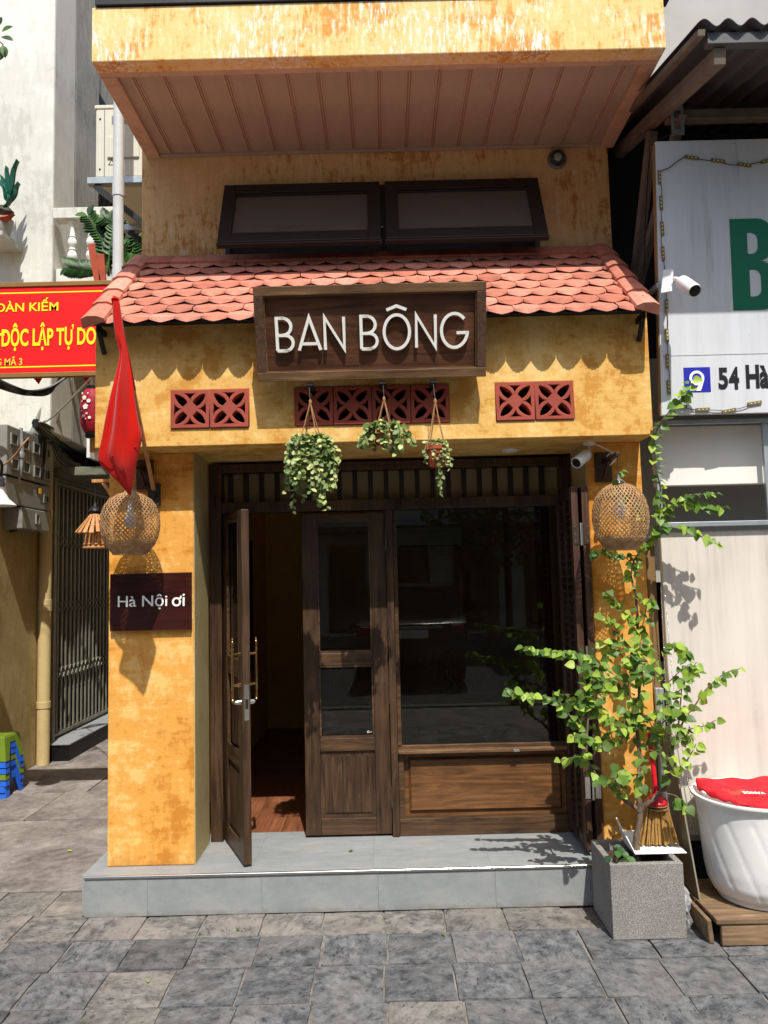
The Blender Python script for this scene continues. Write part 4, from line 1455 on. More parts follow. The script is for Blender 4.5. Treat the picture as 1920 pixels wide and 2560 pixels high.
# ------------------------------------------------------------------ woven ball lamps
def woven_lamp(label, c, top, bot, Rm, arm_from, arm_mat):
    t = thing('woven_lamp', label, 'lamp', (c.x, c.y, bot), 'woven bamboo lamps on the pillars')
    H = top - bot
    def rad(f):                                             # f 0 bottom .. 1 top
        pts = [(0, .56), (.06, .68), (.16, .84), (.3, .955), (.45, 1.0), (.6, .985), (.75, .90), (.87, .74), (.95, .50), (1.0, .22)]
        for (a, ra), (b, rb) in zip(pts[:-1], pts[1:]):
            if f <= b:
                k = (f - a) / (b - a)
                return Rm * (ra + (rb - ra) * (k * k * (3 - 2 * k) * .4 + k * .6))
        return Rm * .22
    m = MB()
    n, seg = 38, 26
    for sgn in (-1, 1):
        for i in range(n):
            a0 = 2 * math.pi * i / n
            o = len(m.v)
            for k in range(seg + 1):
                f = k / seg
                a = a0 + sgn * f * 2.15
                r = rad(f) + sgn * .0012 * math.sin(k * 1.7 + i * math.pi)
                w = .0030 * (.75 + .35 * math.sin(math.pi * f))
                # half-width measured around the ball
                dw = w / max(r, .02)
                for sd in (-1, 1):
                    m.v.append(c + Vector((math.cos(a + sd * dw) * r, math.sin(a + sd * dw) * r, bot - c.z + f * H)))
            for k in range(seg):
                m.f.append((o + 2 * k, o + 2 * k + 1, o + 2 * k + 3, o + 2 * k + 2))
    # dense herring-bone band near the foot
    for i in range(64):
        a0 = 2 * math.pi * i / 64
        for f0, f1, sgn in ((.0, .10, 1), (.09, .20, -1)):
            o = len(m.v)
            for k in range(4):
                f = f0 + (f1 - f0) * k / 3
                a = a0 + sgn * (f - f0) * 4.2
                r = rad(f) - .0018
                dw = .0040 / r
                for sd in (-1, 1):
                    m.v.append(c + Vector((math.cos(a + sd * dw) * r, math.sin(a + sd * dw) * r, bot - c.z + f * H)))
            for k in range(3):
                m.f.append((o + 2 * k, o + 2 * k + 1, o + 2 * k + 3, o + 2 * k + 2))
    ob = m.build('shade', 'bamboo_strip', t)
    so = ob.modifiers.new('thick', 'SOLIDIFY')
    so.thickness = .0012
    ring = [c + Vector((math.cos(2 * math.pi * k / 28) * rad(0), math.sin(2 * math.pi * k / 28) * rad(0), bot - c.z)) for k in range(29)]
    MB().tube(ring, .004, 6, False).build('rim', 'bamboo_strip', t, smooth=True)
    MB().lathe([(.034, top - .006), (.030, top + .006), (.016, top + .018), (.010, top + .022), (.008, top + .042), (.003, top + .046)], Vector((c.x, c.y, 0)), 16).build('cap', 'cap_grey', t, smooth=True)
    MB().lathe([(.012, top - .04), (.014, top - .08), (.022, top - .11), (.030, top - .14), (.026, top - .17), (.010, top - .185)], Vector((c.x, c.y, 0)), 14).build('bulb', 'white_plastic', t, smooth=True)
    hook = Vector((c.x, c.y, arm_from.z))
    MB().tube([Vector((c.x, c.y, top + .04)), hook], .0022, 6).build('cord', 'dark_metal', t)
    MB().bar(hook + Vector((0, -.012, .009)), Vector((c.x, YP - .0225, arm_from.z + .009)), .022, .02).build('arm', 'wood_dark_y', t, bevel=.002)
    MB().box(c.x - .045, c.x + .045, YP - .022, YP - .0005, arm_from.z - .10, arm_from.z + .06).build('back_plate', 'wood_dark_z', t, bevel=.003)
    MB().bar((c.x, YP - .024, arm_from.z - .08), (c.x, YP - .13, arm_from.z), .016, .016).build('brace', 'wood_dark_y', t)
    return t
woven_lamp('round woven bamboo lamp above the small dark plaque', Vector((-1.287, 3.88, 0)), 2.128, 1.815, .147, Vector((0, 0, 2.27)), None)
woven_lamp('round woven bamboo lamp behind the climbing vine, beside the folded shutters', Vector((1.19, 3.86, 0)), 2.112, 1.777, .139, Vector((0, 0, 2.25)), None)

# small lamp of bamboo slats on the pillar's outer side
bl = thing('slatted_lamp', 'small bamboo slat lamp with flared skirt and black cap, hung beside the alley', 'lamp', (-1.586, 4.2, 1.86))
bc = Vector((-1.586, 4.2, 0))
for k in range(18):
    a = 2 * math.pi * k / 18
    e = Vector((math.cos(a), math.sin(a), 0))
    s_ = Vector((-math.sin(a), math.cos(a), 0))
    p0, p1 = bc + e * .022 + Vector((0, 0, 2.052)), bc + e * .104 + Vector((0, 0, 1.945 + random.uniform(-.004, .004)))
    m = MB()
    nz = Vector((0, 0, .0025))
    m.hexa([p1 - s_ * .012, p1 + s_ * .012, p0 + s_ * .0035, p0 - s_ * .0035, p1 - s_ * .012 + nz, p1 + s_ * .012 + nz, p0 + s_ * .0035 + nz, p0 - s_ * .0035 + nz])
    m.build('skirt_slat', 'wood_pale', bl)
for k in range(14):
    a = 2 * math.pi * k / 14
    e = Vector((math.cos(a), math.sin(a), 0))
    MB().bar(bc + e * .040 + Vector((0, 0, 2.03)), bc + e * .060 + Vector((0, 0, 1.866)), .011, .004, e).build('body_slat', 'wood_pale', bl)
for z, r in ((1.866, .062), (1.885, .060), (1.985, .075)):
    MB().tube([bc + Vector((math.cos(2 * math.pi * k / 24) * r, math.sin(2 * math.pi * k / 24) * r, z)) for k in range(25)], .004 if z < 1.98 else .0022, 6, False).build('hoop', 'wood_pale', bl, smooth=True)
MB().lathe([(.026, 2.046), (.026, 2.060), (.036, 2.064), (.033, 2.076), (.018, 2.088), (.010, 2.096), (.006, 2.115), (.002, 2.118)], bc, 18).build('cap', 'black', bl, smooth=True)
MB().tube([bc + Vector((0, 0, 2.115)), bc + Vector((0, 0, 2.225))], .002, 6).build('cord', 'dark_metal', bl)
MB().box(-1.60, -1.4855, 4.18, 4.205, 2.222, 2.24).bar((-1.4855, 4.192, 2.14), (-1.54, 4.192, 2.222), .016, .018).build('arm', 'wood_pale', bl, bevel=.002)

# plaque on the pillar
plq = thing('plaque', 'dark red brown wooden plaque reading Hà Nội ơi on the yellow pillar', 'sign', (-1.25, 4.12, 1.415))
c0 = Vector((-1.2515, 4.113, 1.567))
b_ = link('board', MB().box(-.2155, .2155, -.012, .0165, -.151, .151).mesh('board', 'wood_plaque'), plq, loc=c0)
bv = b_.modifiers.new('bevel', 'BEVEL')
bv.width, bv.segments = .002, 2
z0 = P(295, 1519, Y=4.1).z
x0 = P(295, 1519, Y=4.1).x
tm = fit(text_mesh('lettering', 'Hà Nội', .1, .004, 'white_letter', .0004), 0, .262, 0, .080)
link('lettering', tm, plq, loc=(x0, 4.098, z0 - .014), rot=UPRIGHT)
tm = fit(text_mesh('lettering', 'oi', .1, .004, 'white_letter', .0006), 0, .068, 0, .066)
link('lettering', tm, plq, loc=(x0 + .287, 4.098, z0 - .001), rot=UPRIGHT)
hv, hf = stroke([(.039, .041), (.050, .044), (.052, .056)], .008, .004)
link('letter_horn', MB().add(hv, hf).mesh('letter_horn', 'white_letter'), plq, loc=(x0 + .284, 4.0975, z0 - .001), rot=UPRIGHT)

# ------------------------------------------------------------------ furled flag on a leaning pole
flag = thing('flag', 'red cloth flag hanging furled from a slanting wooden pole', 'flag', (-1.17, 4.1, 2.1))
foot, tip = Vector((-1.235, 4.126, 2.13)), P(287, 748, Y=3.42)
MB().tube([foot, foot.lerp(tip, .5), tip], [.011, .011, .009], 10).build('pole', 'wood_pale', flag, smooth=True)
MB().box(-1.265, -1.205, 4.10, 4.1295, 2.08, 2.20).tube([foot + Vector((0, -.045, .02)), foot + Vector((0, 0, -.02))], .017, 10).build('holder', 'dark_metal', flag)
edge_l = [(281, 742), (281, 790), (287, 845), (296, 885), (288, 925), (274, 985), (262, 1040), (252, 1090), (240, 1148), (262, 1176), (290, 1206), (313, 1236)]
edge_r = [(298, 745), (303, 790), (309, 835), (316, 872), (322, 910), (330, 955), (337, 1010), (344, 1055), (350, 1085), (344, 1120), (332, 1165), (316, 1234)]
fm = MB()
NU, NV = 34, 24
el = spline([P(u, v, Y=3.43) for u, v in edge_l], 3)
er = spline([P(u, v, Y=3.43) for u, v in edge_r], 3)
NR = len(el)
for i in range(NR):
    f = i / (NR - 1)
    w = (er[i] - el[i]).length
    for j in range(NV + 1):
        g = j / NV
        p = el[i].lerp(er[i], g)
        # two deep soft folds that open towards the hem
        cr = .50 + .16 * math.sin(f * 2.4)
        d = -.075 * (1 - abs(g - cr) / (cr if g < cr else 1 - cr)) * min(1, w / .12) - .020 * abs(math.sin(g * 6.0 + f * 2.2)) * min(1, w / .14) + .006 * math.sin(g * 13 + f * 9) * min(1, w / .16)
        fm.v.append(p + Vector((0, d + .06 * f, 0)))
for i in range(NR - 1):
    for j in range(NV):
        fm.f.append((i * (NV + 1) + j, i * (NV + 1) + j + 1, (i + 1) * (NV + 1) + j + 1, (i + 1) * (NV + 1) + j))
fo = fm.build('cloth', 'flag_red', flag, smooth=True, sharp=38)
so = fo.modifiers.new('thick', 'SOLIDIFY')
so.thickness = .0015
wr = MB()
for k in range(9):
    f = k / 8
    wr.v += [tip.lerp(foot, .0 + .42 * f) + Vector((math.cos(a) * .017 * (1 - .2 * f), math.sin(a) * .017, 0)) for a in (2 * math.pi * q / 12 for q in range(12))]
wr.f = [(i * 12 + q, i * 12 + (q + 1) % 12, (i + 1) * 12 + (q + 1) % 12, (i + 1) * 12 + q) for i in range(8) for q in range(12)]
wr.build('sleeve', 'flag_red', flag, smooth=True, sharp=80)
# seam across the cloth
sm_ = [P(241, 1147, Y=3.42) + Vector((0, .02, 0)), P(290, 1135, Y=3.40), P(345, 1112, Y=3.43)]
MB().tube([fo.matrix_world @ Vector((0, 0, 0)) * 0 + p + Vector((0, .012, 0)) for p in spline(sm_, 6)], .0018, 5).build('hem', 'flag_red', flag)

# ------------------------------------------------------------------ cameras and lamps fixed to the house
def bullet_camera(label, base, neck, front, back, r, extra=None):
    t = thing('security_camera', label, 'camera', base)
    d = (front - back).normalized()
    sd = d.cross(Vector((0, 0, 1))).normalized()
    def ring(c, rr, n=18):
        up = sd.cross(d)
        return [c + (sd * math.cos(2 * math.pi * k / n) + up * math.sin(2 * math.pi * k / n)) * rr for k in range(n)]
    def loft(name, mat, secs):
        m = MB()
        for c, rr in secs:
            m.v += ring(c, rr)
        n = 18
        for i in range(len(secs) - 1):
            m.f += [(i * n + k, i * n + (k + 1) % n, (i + 1) * n + (k + 1) % n, (i + 1) * n + k) for k in range(n)]
        m.f += [tuple(range(n - 1, -1, -1)), tuple((len(secs) - 1) * n + k for k in range(n))]
        m.build(name, mat, t, smooth=True)
    loft('housing', 'white_plastic', [(back, r * .7), (back + d * .01, r * .95), (back + d * .03, r), (front - d * .006, r), (front, r * .95), (front - d * .004, r * .86)])
    loft('lens', 'black', [(front - d * .010, r * .8), (front - d * .003, r * .82), (front + d * .001, r * .5)])
    mid = back.lerp(front, .3)
    MB().tube(neck + [mid], .011, 10).build('neck', 'white_plastic', t, smooth=True)
    return t
cm = P(1473, 1106, Z=2.365)
sc_ = bullet_camera('white security camera under the yellow beam, pointing towards the street', cm, [cm + Vector((0, 0, 0)), cm + Vector((-.005, -.005, -.05))], P(1440, 1158, Y=4.03), P(1470, 1134, Y=4.10), .031)
MB().lathe([(.032, 2.365), (.032, 2.352), (.016, 2.345)], Vector((cm.x, cm.y, 0)), 16).build('mount', 'white_plastic', sc_, smooth=True)
cw = [cm + Vector((.03, 0, -.008)), P(1510, 1120, Y=4.10), P(1540, 1140, Y=4.10), P(1528, 1160, Y=4.10), P(1516, 1150, Y=4.10), P(1524, 1134, Y=4.11), P(1540, 1145, Y=4.10), P(1520, 1168, Y=4.09), P(1513, 1182, Y=4.09)]
MB().tube(spline(cw, 6), .004, 6).build('cable', 'white_plastic', sc_, smooth=True)
sp = P(1275, 1125, Z=2.365)
dl = thing('downlight', 'round white recessed downlight in the underside of the yellow beam', 'lamp', (sp.x, sp.y, 2.362))
MB().lathe([(.048, 2.3655), (.046, 2.358), (.040, 2.357), (.036, 2.3605), (.010, 2.3607)], Vector((sp.x, sp.y, 0)), 24).build('trim_ring', 'white_plastic', dl, smooth=True)
MB().lathe([(.035, 2.3608), (.0, 2.3592)], Vector((sp.x, sp.y, 0)), 20, cap=False).build('diffuser', 'white_plastic', dl)
bk = P(1392, 400, Y=YU)
bulk = thing('bulkhead_light', 'round glass wall light above the awning windows', 'lamp', (bk.x, YU, bk.z))
MB().lathe([(.060, 0), (.060, -.012), (.052, -.018)], (bk.x, YU - .001, bk.z), 24, 'Y').build('base', 'cap_grey', bulk, smooth=True)
MB().lathe([(.050, -.019), (.046, -.04), (.034, -.058), (.016, -.068), (.001, -.07)], (bk.x, YU, bk.z), 24, 'Y').build('globe', 'glass', bulk, smooth=True)
MB().lathe([(.010, -.02), (.022, -.03), (.024, -.042), (.010, -.054)], (bk.x, YU, bk.z), 14, 'Y').build('bulb', 'white_plastic', bulk, smooth=True)

# ------------------------------------------------------------------ fittings inside the shop
ac = thing('air_conditioner', 'white wall air conditioner seen through the shop window', 'air conditioner', (.42, 7.6, 1.92))
MB().box(.10, .76, 7.50, 7.698, 1.93, 2.15).build('body', 'white_plastic', ac, bevel=.02, seg=3)
MB().box(.14, .72, 7.494, 7.499, 1.945, 1.965).build('flap', 'cap_grey', ac)
pic = thing('wall_picture', 'large dark framed panel on the inner wall behind the open door', 'picture', (-1.19, 6.0, 1.2))
MB().box(-1.199, -1.185, 5.4, 6.7, .95, 1.95).build('canvas', 'wall_dark', pic)
for y0, y1, z0, z1 in ((5.34, 5.40, .89, 2.01), (6.70, 6.76, .89, 2.01), (5.4005, 6.6995, .89, .9495), (5.4005, 6.6995, 1.9505, 2.01)):
    MB().box(-1.199, -1.165, y0, y1, z0, z1).build('frame', 'black', pic)
rc = tag(MB().box(.985, 1.07, 4.99, 5.05, STEP + .002, 2.735).build('red_strip', 'red_inside', None, bevel=.004), 'dark red upright strip standing behind the shop window', 'post')  # upright box added for a red strip at the window's right
soc = thing('wall_socket', 'white double socket low on the inner wall', 'socket', (-1.199, 5.9, .62))
MB().box(-1.199, -1.190, 5.82, 5.98, .60, .68).build('plate', 'white_plastic', soc, bevel=.003)
for y in (5.86, 5.94):
    MB().box(-1.1898, -1.1885, y - .02, y + .02, .62, .66).build('outlet', 'cap_grey', soc)

# ------------------------------------------------------------------ planter with its climbing shrub
pot = thing('potted_shrub', 'leafy green climbing shrub in a square speckled stone planter', 'potted plant', (1.155, 3.785, 0))
QX0, QX1, QY0, QY1, QZ = .992, 1.326, 3.630, 3.965, .335
pm_ = MB()
w = .030
o8 = [(QX0, QY0), (QX1, QY0), (QX1, QY1), (QX0, QY1)]
i8 = [(QX0 + w, QY0 + w), (QX1 - w, QY0 + w), (QX1 - w, QY1 - w), (QX0 + w, QY1 - w)]
pm_.v = [Vector((x, y, .002)) for x, y in o8] + [Vector((x, y, QZ)) for x, y in o8] + [Vector((x, y, QZ)) for x, y in i8] + [Vector((x, y, QZ - .09)) for x, y in i8]
pm_.f = [(3, 2, 1, 0)] + [(k, (k + 1) % 4, 4 + (k + 1) % 4, 4 + k) for k in range(4)] + [(4 + k, 4 + (k + 1) % 4, 8 + (k + 1) % 4, 8 + k) for k in range(4)] + [(8 + k, 8 + (k + 1) % 4, 12 + (k + 1) % 4, 12 + k) for k in range(4)] + [(12, 13, 14, 15)]
pm_.build('planter', 'terrazzo', pot, bevel=.004)
sg = MB()
N = 10
for j in range(N + 1):
    for i in range(N + 1):
        sg.v.append(Vector((QX0 + w + .001 + (QX1 - QX0 - 2 * w - .002) * i / N, QY0 + w + .001 + (QY1 - QY0 - 2 * w - .002) * j / N, QZ - .045 + random.uniform(-.012, .012))))
sg.f = [(j * (N + 1) + i, j * (N + 1) + i + 1, (j + 1) * (N + 1) + i + 1, (j + 1) * (N + 1) + i) for j in range(N) for i in range(N)]
sg.build('soil', 'soil', pot)

random.seed(23)
branches = []          # (points, radius at root, radius at tip, leaf density, leafy from)
def br(pts, Ys, r0, r1, dens=1.0, frm=0.0):
    n = len(pts)
    if isinstance(Ys, (int, float)):
        Ys = [Ys] * n
    elif len(Ys) == 2 and n != 2:
        Ys = [Ys[0] + (Ys[1] - Ys[0]) * i / (n - 1) for i in range(n)]
    branches.append((spline([P(u, v, Y=y) for (u, v), y in zip(pts, Ys)], 5), r0, r1, dens, frm))
YT = 3.80
br([(1592, 2150), (1590, 2095), (1600, 2050), (1596, 2000), (1590, 1960)], [3.79, 3.79], .017, .013, 0)
br([(1597, 2030), (1630, 1998), (1660, 1975), (1675, 1940), (1668, 1900), (1690, 1850)], [3.79, 3.74], .013, .007, .35, .5)
br([(1592, 2020), (1555, 1995), (1520, 1960), (1485, 1935), (1465, 1890), (1450, 1830), (1415, 1775)], [3.79, 3.70], .010, .005, .6, .3)
br([(1415, 1775), (1390, 1750), (1350, 1740), (1310, 1738), (1262, 1722)], [3.70, 3.66], .005, .002, 1.9)
br([(1450, 1840), (1440, 1780), (1470, 1740), (1510, 1705), (1545, 1690)], [3.71, 3.70], .005, .002, 1.5)
br([(1465, 1880), (1470, 1800), (1480, 1720), (1500, 1660), (1460, 1640), (1410, 1632), (1360, 1628), (1308, 1618)], [3.72, 3.68], .006, .002, 1.5, .25)
br([(1592, 1965), (1600, 1900), (1592, 1820), (1598, 1740), (1602, 1660), (1594, 1570), (1592, 1500), (1578, 1440), (1585, 1400)], [3.80, 3.98], .011, .005, .9, .1)
br([(1585, 1400), (1610, 1365), (1638, 1335), (1648, 1290), (1652, 1230), (1640, 1170), (1634, 1110), (1650, 1060), (1690, 1010), (1712, 985), (1728, 950)], [3.98, 3.86], .005, .002, 1.8)
br([(1644, 1320), (1665, 1275), (1700, 1255), (1735, 1262), (1772, 1272), (1815, 1268)], [3.90, 3.80], .004, .002, 2.0)
br([(1690, 1260), (1720, 1240), (1760, 1236), (1795, 1235)], [3.86, 3.80], .003, .002, 1.7)
br([(1640, 1330), (1690, 1318), (1730, 1328), (1765, 1350), (1800, 1362)], [3.90, 3.82], .003, .002, 1.5)
br([(1590, 1420), (1560, 1392), (1520, 1385), (1478, 1380)], [3.94, 3.88], .003, .0015, 1.7)
br([(1608, 1290), (1580, 1262), (1550, 1235), (1542, 1195), (1556, 1175)], [3.80, 3.80], .0028, .0015, 1.2)
br([(1590, 1560), (1560, 1530), (1530, 1500), (1512, 1475)], [3.92, 3.86], .003, .0015, 1.8)
br([(1596, 1640), (1560, 1600), (1530, 1560), (1505, 1540)], [3.88, 3.82], .003, .0015, 1.7)
br([(1596, 1600), (1610, 1550), (1620, 1500), (1628, 1520)], [3.90, 3.84], .003, .0015, 1.4)
br([(1600, 1700), (1650, 1640), (1680, 1610), (1712, 1632), (1708, 1650)], [3.84, 3.80], .004, .002, 1.7)
br([(1690, 1850), (1710, 1800), (1740, 1760), (1760, 1730), (1790, 1700), (1820, 1680), (1850, 1672)], [3.74, 3.72], .005, .002, 1.2)
br([(1690, 1850), (1720, 1825), (1760, 1815), (1790, 1800)], [3.74, 3.70], .004, .002, 1.7)
br([(1690, 1860), (1700, 1780), (1705, 1720), (1725, 1680), (1742, 1655)], [3.74, 3.72], .004, .002, 1.3)
br([(1640, 1980), (1690, 1990), (1700, 2010), (1720, 2018)], [3.74, 3.70], .004, .002, 1.6, .4)
br([(1555, 1995), (1545, 1960), (1555, 1940), (1530, 1930)], [3.76, 3.70], .003, .0015, 1.8)
br([(1675, 1930), (1710, 1910), (1730, 1880), (1740, 1860)], [3.74, 3.70], .004, .002, 1.6)
for k in range(31):    # the crown's crowded middle
    u0 = random.uniform(1470, 1700)
    v0 = random.uniform(1650, 1880)
    a = random.uniform(-2.7, -.45)
    L = random.uniform(60, 150)
    y0 = random.uniform(3.68, 3.86)
    u1, v1 = u0 + L * math.cos(a), v0 + L * math.sin(a) * .8
    br([(u0, v0), ((u0 + u1) / 2 + random.uniform(-12, 12), (v0 + v1) / 2 - 8), (u1, v1 + random.uniform(-5, 15))], [y0, y0 - random.uniform(-.06, .10)], .003, .0015, 1.5)
for k in range(7):
    u0 = random.uniform(1470, 1700)
    v0 = random.uniform(1850, 1940)
    a = random.uniform(.2, 2.9)
    L = random.uniform(40, 100)
    y0 = random.uniform(3.66, 3.76)
    u1, v1 = u0 + L * math.cos(a), v0 + L * math.sin(a) * .6
    br([(u0, v0), ((u0 + u1) / 2, (v0 + v1) / 2), (u1, v1)], [y0, y0 - .03], .003, .0015, 1.2)
LEAVES = []
heart = [(0, 0), (.24, -.04), (.46, .10), (.52, .32), (.42, .58), (.22, .82), (0, 1.04), (-.22, .82), (-.42, .58), (-.52, .32), (-.46, .10), (-.24, -.04)]
trunk_m = MB()
for bi, (path, r0, r1, dens, frm) in enumerate(branches):
    n = len(path)
    radii = [r0 + (r1 - r0) * i / (n - 1) for i in range(n)]
    if bi in (0, 1, 2, 6):
        jit = [p + Vector((random.uniform(-.003, .003), random.uniform(-.003, .003), 0)) for p in path]
        jit[0] = path[0]
        MB().tube(jit, [r * random.uniform(.88, 1.15) for r in radii], 8).build('trunk' if bi == 0 else 'branch', 'bark', pot, smooth=True, sharp=70)
    else:
        trunk_m.tube(path, radii, 5)
    if dens <= 0:
        continue
    L = sum((path[i + 1] - path[i]).length for i in range(n - 1))
    nl = max(2, int(L * 36 * dens))
    for j in range(nl):
        f = frm + (1 - frm) * (j + random.random() * .8) / nl
        f = min(f, .999) * (n - 1)
        i = int(f)
        b = path[i].lerp(path[i + 1], f - i)
        tang = (path[i + 1] - path[i]).normalized()
        side = 1 if j % 2 else -1
        d = Vector((side * random.uniform(.1, .9), random.uniform(-.8, .25), random.uniform(-1.0, -.05))) + tang * .35
        nr = Vector((random.uniform(-.7, .7), random.uniform(-1.3, -.2), random.uniform(.1, 1.3)))
        stem = Vector((side * .4, -.4, .1)) * random.uniform(.01, .03)
        LEAVES.append((b + stem, d, nr, random.uniform(.028, .050)))
trunk_m.build('twigs', 'bark', pot, smooth=True, kind='stuff')
LEAVES.sort(key=lambda q: -q[3])
def one_leaf():
    me_list = []
    for fold, droop in ((.10, .18), (.22, .10), (.04, .30)):
        m, tn = MB(), []
        leaf_geo(m, tn, (0, 0, 0), (0, 1, 0), (0, 0, 1), 1.0, .98, fold, heart, droop)
        me = bpy.data.meshes.new('leaf')
        me.from_pydata([tuple(p) for p in m.v], [], m.f)
        me.polygons.foreach_set('use_smooth', [True] * len(me.polygons))
        me.materials.append(MATS['leaf_vine'])
        me_list.append(me)
    return me_list
lm = one_leaf()
for b, d, nr, s_ in LEAVES[:300]:
    y = d.normalized()
    x = y.cross(nr).normalized()
    z = x.cross(y)
    o = link('leaf', random.choice(lm), pot, loc=b)
    o.rotation_euler = Matrix((x, y, z)).transposed().to_euler()
    o.scale = (s_, s_, s_)
m, tn = MB(), []
for b, d, nr, s_ in LEAVES[300:]:
    leaf_geo(m, tn, b, d, nr, s_, .98, .14, heart, .18)
leaf_mass('leaves', 'leaf_vine', m, tn, pot)
wm, wt = MB(), []          # a seedling at the planter's corner
for k in range(9):
    b = Vector((1.035 + random.uniform(-.02, .03), 3.70 + random.uniform(-.03, .03), QZ - .03))
    e = b + Vector((random.uniform(-.05, .05), random.uniform(-.04, .03), random.uniform(.03, .09)))
    leaf_geo(wm, wt, e, Vector((random.uniform(-1, 1), -.5, -.2)), (0, -1, 1), .045)
    wm.tube([b, (b + e) / 2 + Vector((0, 0, .015)), e], .0015, 4, False)
    wt += [.3] * (8)
leaf_mass('seedling', 'leaf_dark', wm, wt, pot)
print('leaves', len(LEAVES))

# ------------------------------------------------------------------ low plinth, white pot, broom and odds and ends
plinth = thing('wooden_plinth', 'low weathered plank plinth under the white pot', 'plinth', (1.9, 3.75, 0))
for i in range(4):
    box('top_plank', 'wood_old', plinth, 1.425 + random.uniform(-.004, .004), 2.35, 3.54 + i * .115, 3.652 + i * .115, .098 + random.uniform(0, .003), .122, .004)
box('front_board', 'wood_old', plinth, 1.450, 2.35, 3.548, 3.570, .004, .096, .004)
m = MB().hexa([(1.405, 3.575, .004), (1.427, 3.575, .004), (1.427, 4.0, .004), (1.405, 4.0, .004), (1.392, 3.56, .112), (1.412, 3.56, .112), (1.412, 4.0, .112), (1.392, 4.0, .112)])
m.build('side_board', 'wood_old', plinth, bevel=.004)
PC = Vector((1.735, 3.775, 0))
wp = thing('flower_pot', 'large white pot with swirled grooves and a red cloth lying on top', 'flower pot', (PC.x, PC.y, .124))
prof = [(.02, .126), (.184, .126), (.188, .132), (.182, .145), (.207, .16), (.229, .205), (.241, .27), (.248, .35), (.253, .43), (.258, .50), (.265, .562), (.280, .582), (.286, .588), (.284, .598), (.270, .600), (.260, .588), (.248, .55), (.15, .53)]
def groove(t, i):
    h = prof[i][1]
    if .16 < h < .53:
        k = 14
        ph = (t * k / (2 * math.pi) + (h - .2) * 3.4) % 1.0
        return 1 - .016 * max(0, 1 - abs(ph - .5) / .10)
    return 1.0
pr2 = []
for (a, b), (c, d) in zip(prof[:-1], prof[1:]):
    n = 4 if .14 < b < .55 else 1
    pr2 += [(a + (c - a) * k / n, b + (d - b) * k / n) for k in range(n)]
pr2.append(prof[-1])
prof = pr2
MB().lathe(prof, PC, 168, fn=groove).build('body', 'white_pot', wp, smooth=True, sharp=60)
cl = MB()
N, M_ = 34, 26
random.seed(41)
for j in range(M_ + 1):
    for i in range(N + 1):
        x, y = -.272 + .60 * i / N, -.272 + .40 * j / M_
        z = .612 + .016 * (j / M_) + .010 * math.sin(i * .45 + j * .28) * math.sin(j * .35 + .6) + .005 * math.sin(j * .9 - i * .7) + .012 * math.exp(-((i - 20 + j * .8) / 2.2) ** 2)
        r = math.hypot(x, y)
        lip = .250
        if r > lip and x < .2:
            k_ = lip / r
            x, y = x * k_, y * k_
            z -= min(.012, (r - lip) * .3)
        cl.v.append(PC + Vector((x, y, z)))
cl.f = [(j * (N + 1) + i, j * (N + 1) + i + 1, (j + 1) * (N + 1) + i + 1, (j + 1) * (N + 1) + i) for j in range(M_) for i in range(N)]
rc_ = thing('folded_cloth', 'crumpled red printed cloth spread over the white pot', 'cloth', (PC.x, PC.y, .63))
o = cl.build('cloth', 'cloth_red', rc_, smooth=True, sharp=80)
so = o.modifiers.new('thick', 'SOLIDIFY')
so.thickness = .006
def patch(mat, x0, x1, y0, y1, dz, txt=None):
    m = MB()
    vs = []
    for q in range(9):
        for r_ in range(5):
            i_ = (x0 + (x1 - x0) * q / 8 + .272) / .60 * N
            j_ = (y0 + (y1 - y0) * r_ / 4 + .272) / .40 * M_
            i0, j0 = int(i_), int(j_)
            a = cl_base[j0 * (N + 1) + i0].lerp(cl_base[j0 * (N + 1) + i0 + 1], i_ - i0)
            b = cl_base[(j0 + 1) * (N + 1) + i0].lerp(cl_base[(j0 + 1) * (N + 1) + i0 + 1], i_ - i0)
            vs.append(a.lerp(b, j_ - j0) + Vector((0, -.001, dz)))
    m.add(vs, [(q * 5 + r_, q * 5 + r_ + 1, (q + 1) * 5 + r_ + 1, (q + 1) * 5 + r_) for q in range(8) for r_ in range(4)])
    m.build('print', mat, rc_, smooth=True)
cl_base = [v + wloc(rc_) for v in cl.v]
patch('navy', .06, .20, -.15, -.115, .006)
patch('terracotta', -.19, -.06, -.10, -.04, .006)
tm = fit(text_mesh('lettering', 'VANOS', .05, .002, 'white_letter', .0012), 0, .105, 0, .024)
lt = link('lettering', tm, rc_, loc=PC + Vector((-.02, -.14, .639)), rot=(R(-8), R(-4), R(184)))
lt.scale = (1, 1, 1)

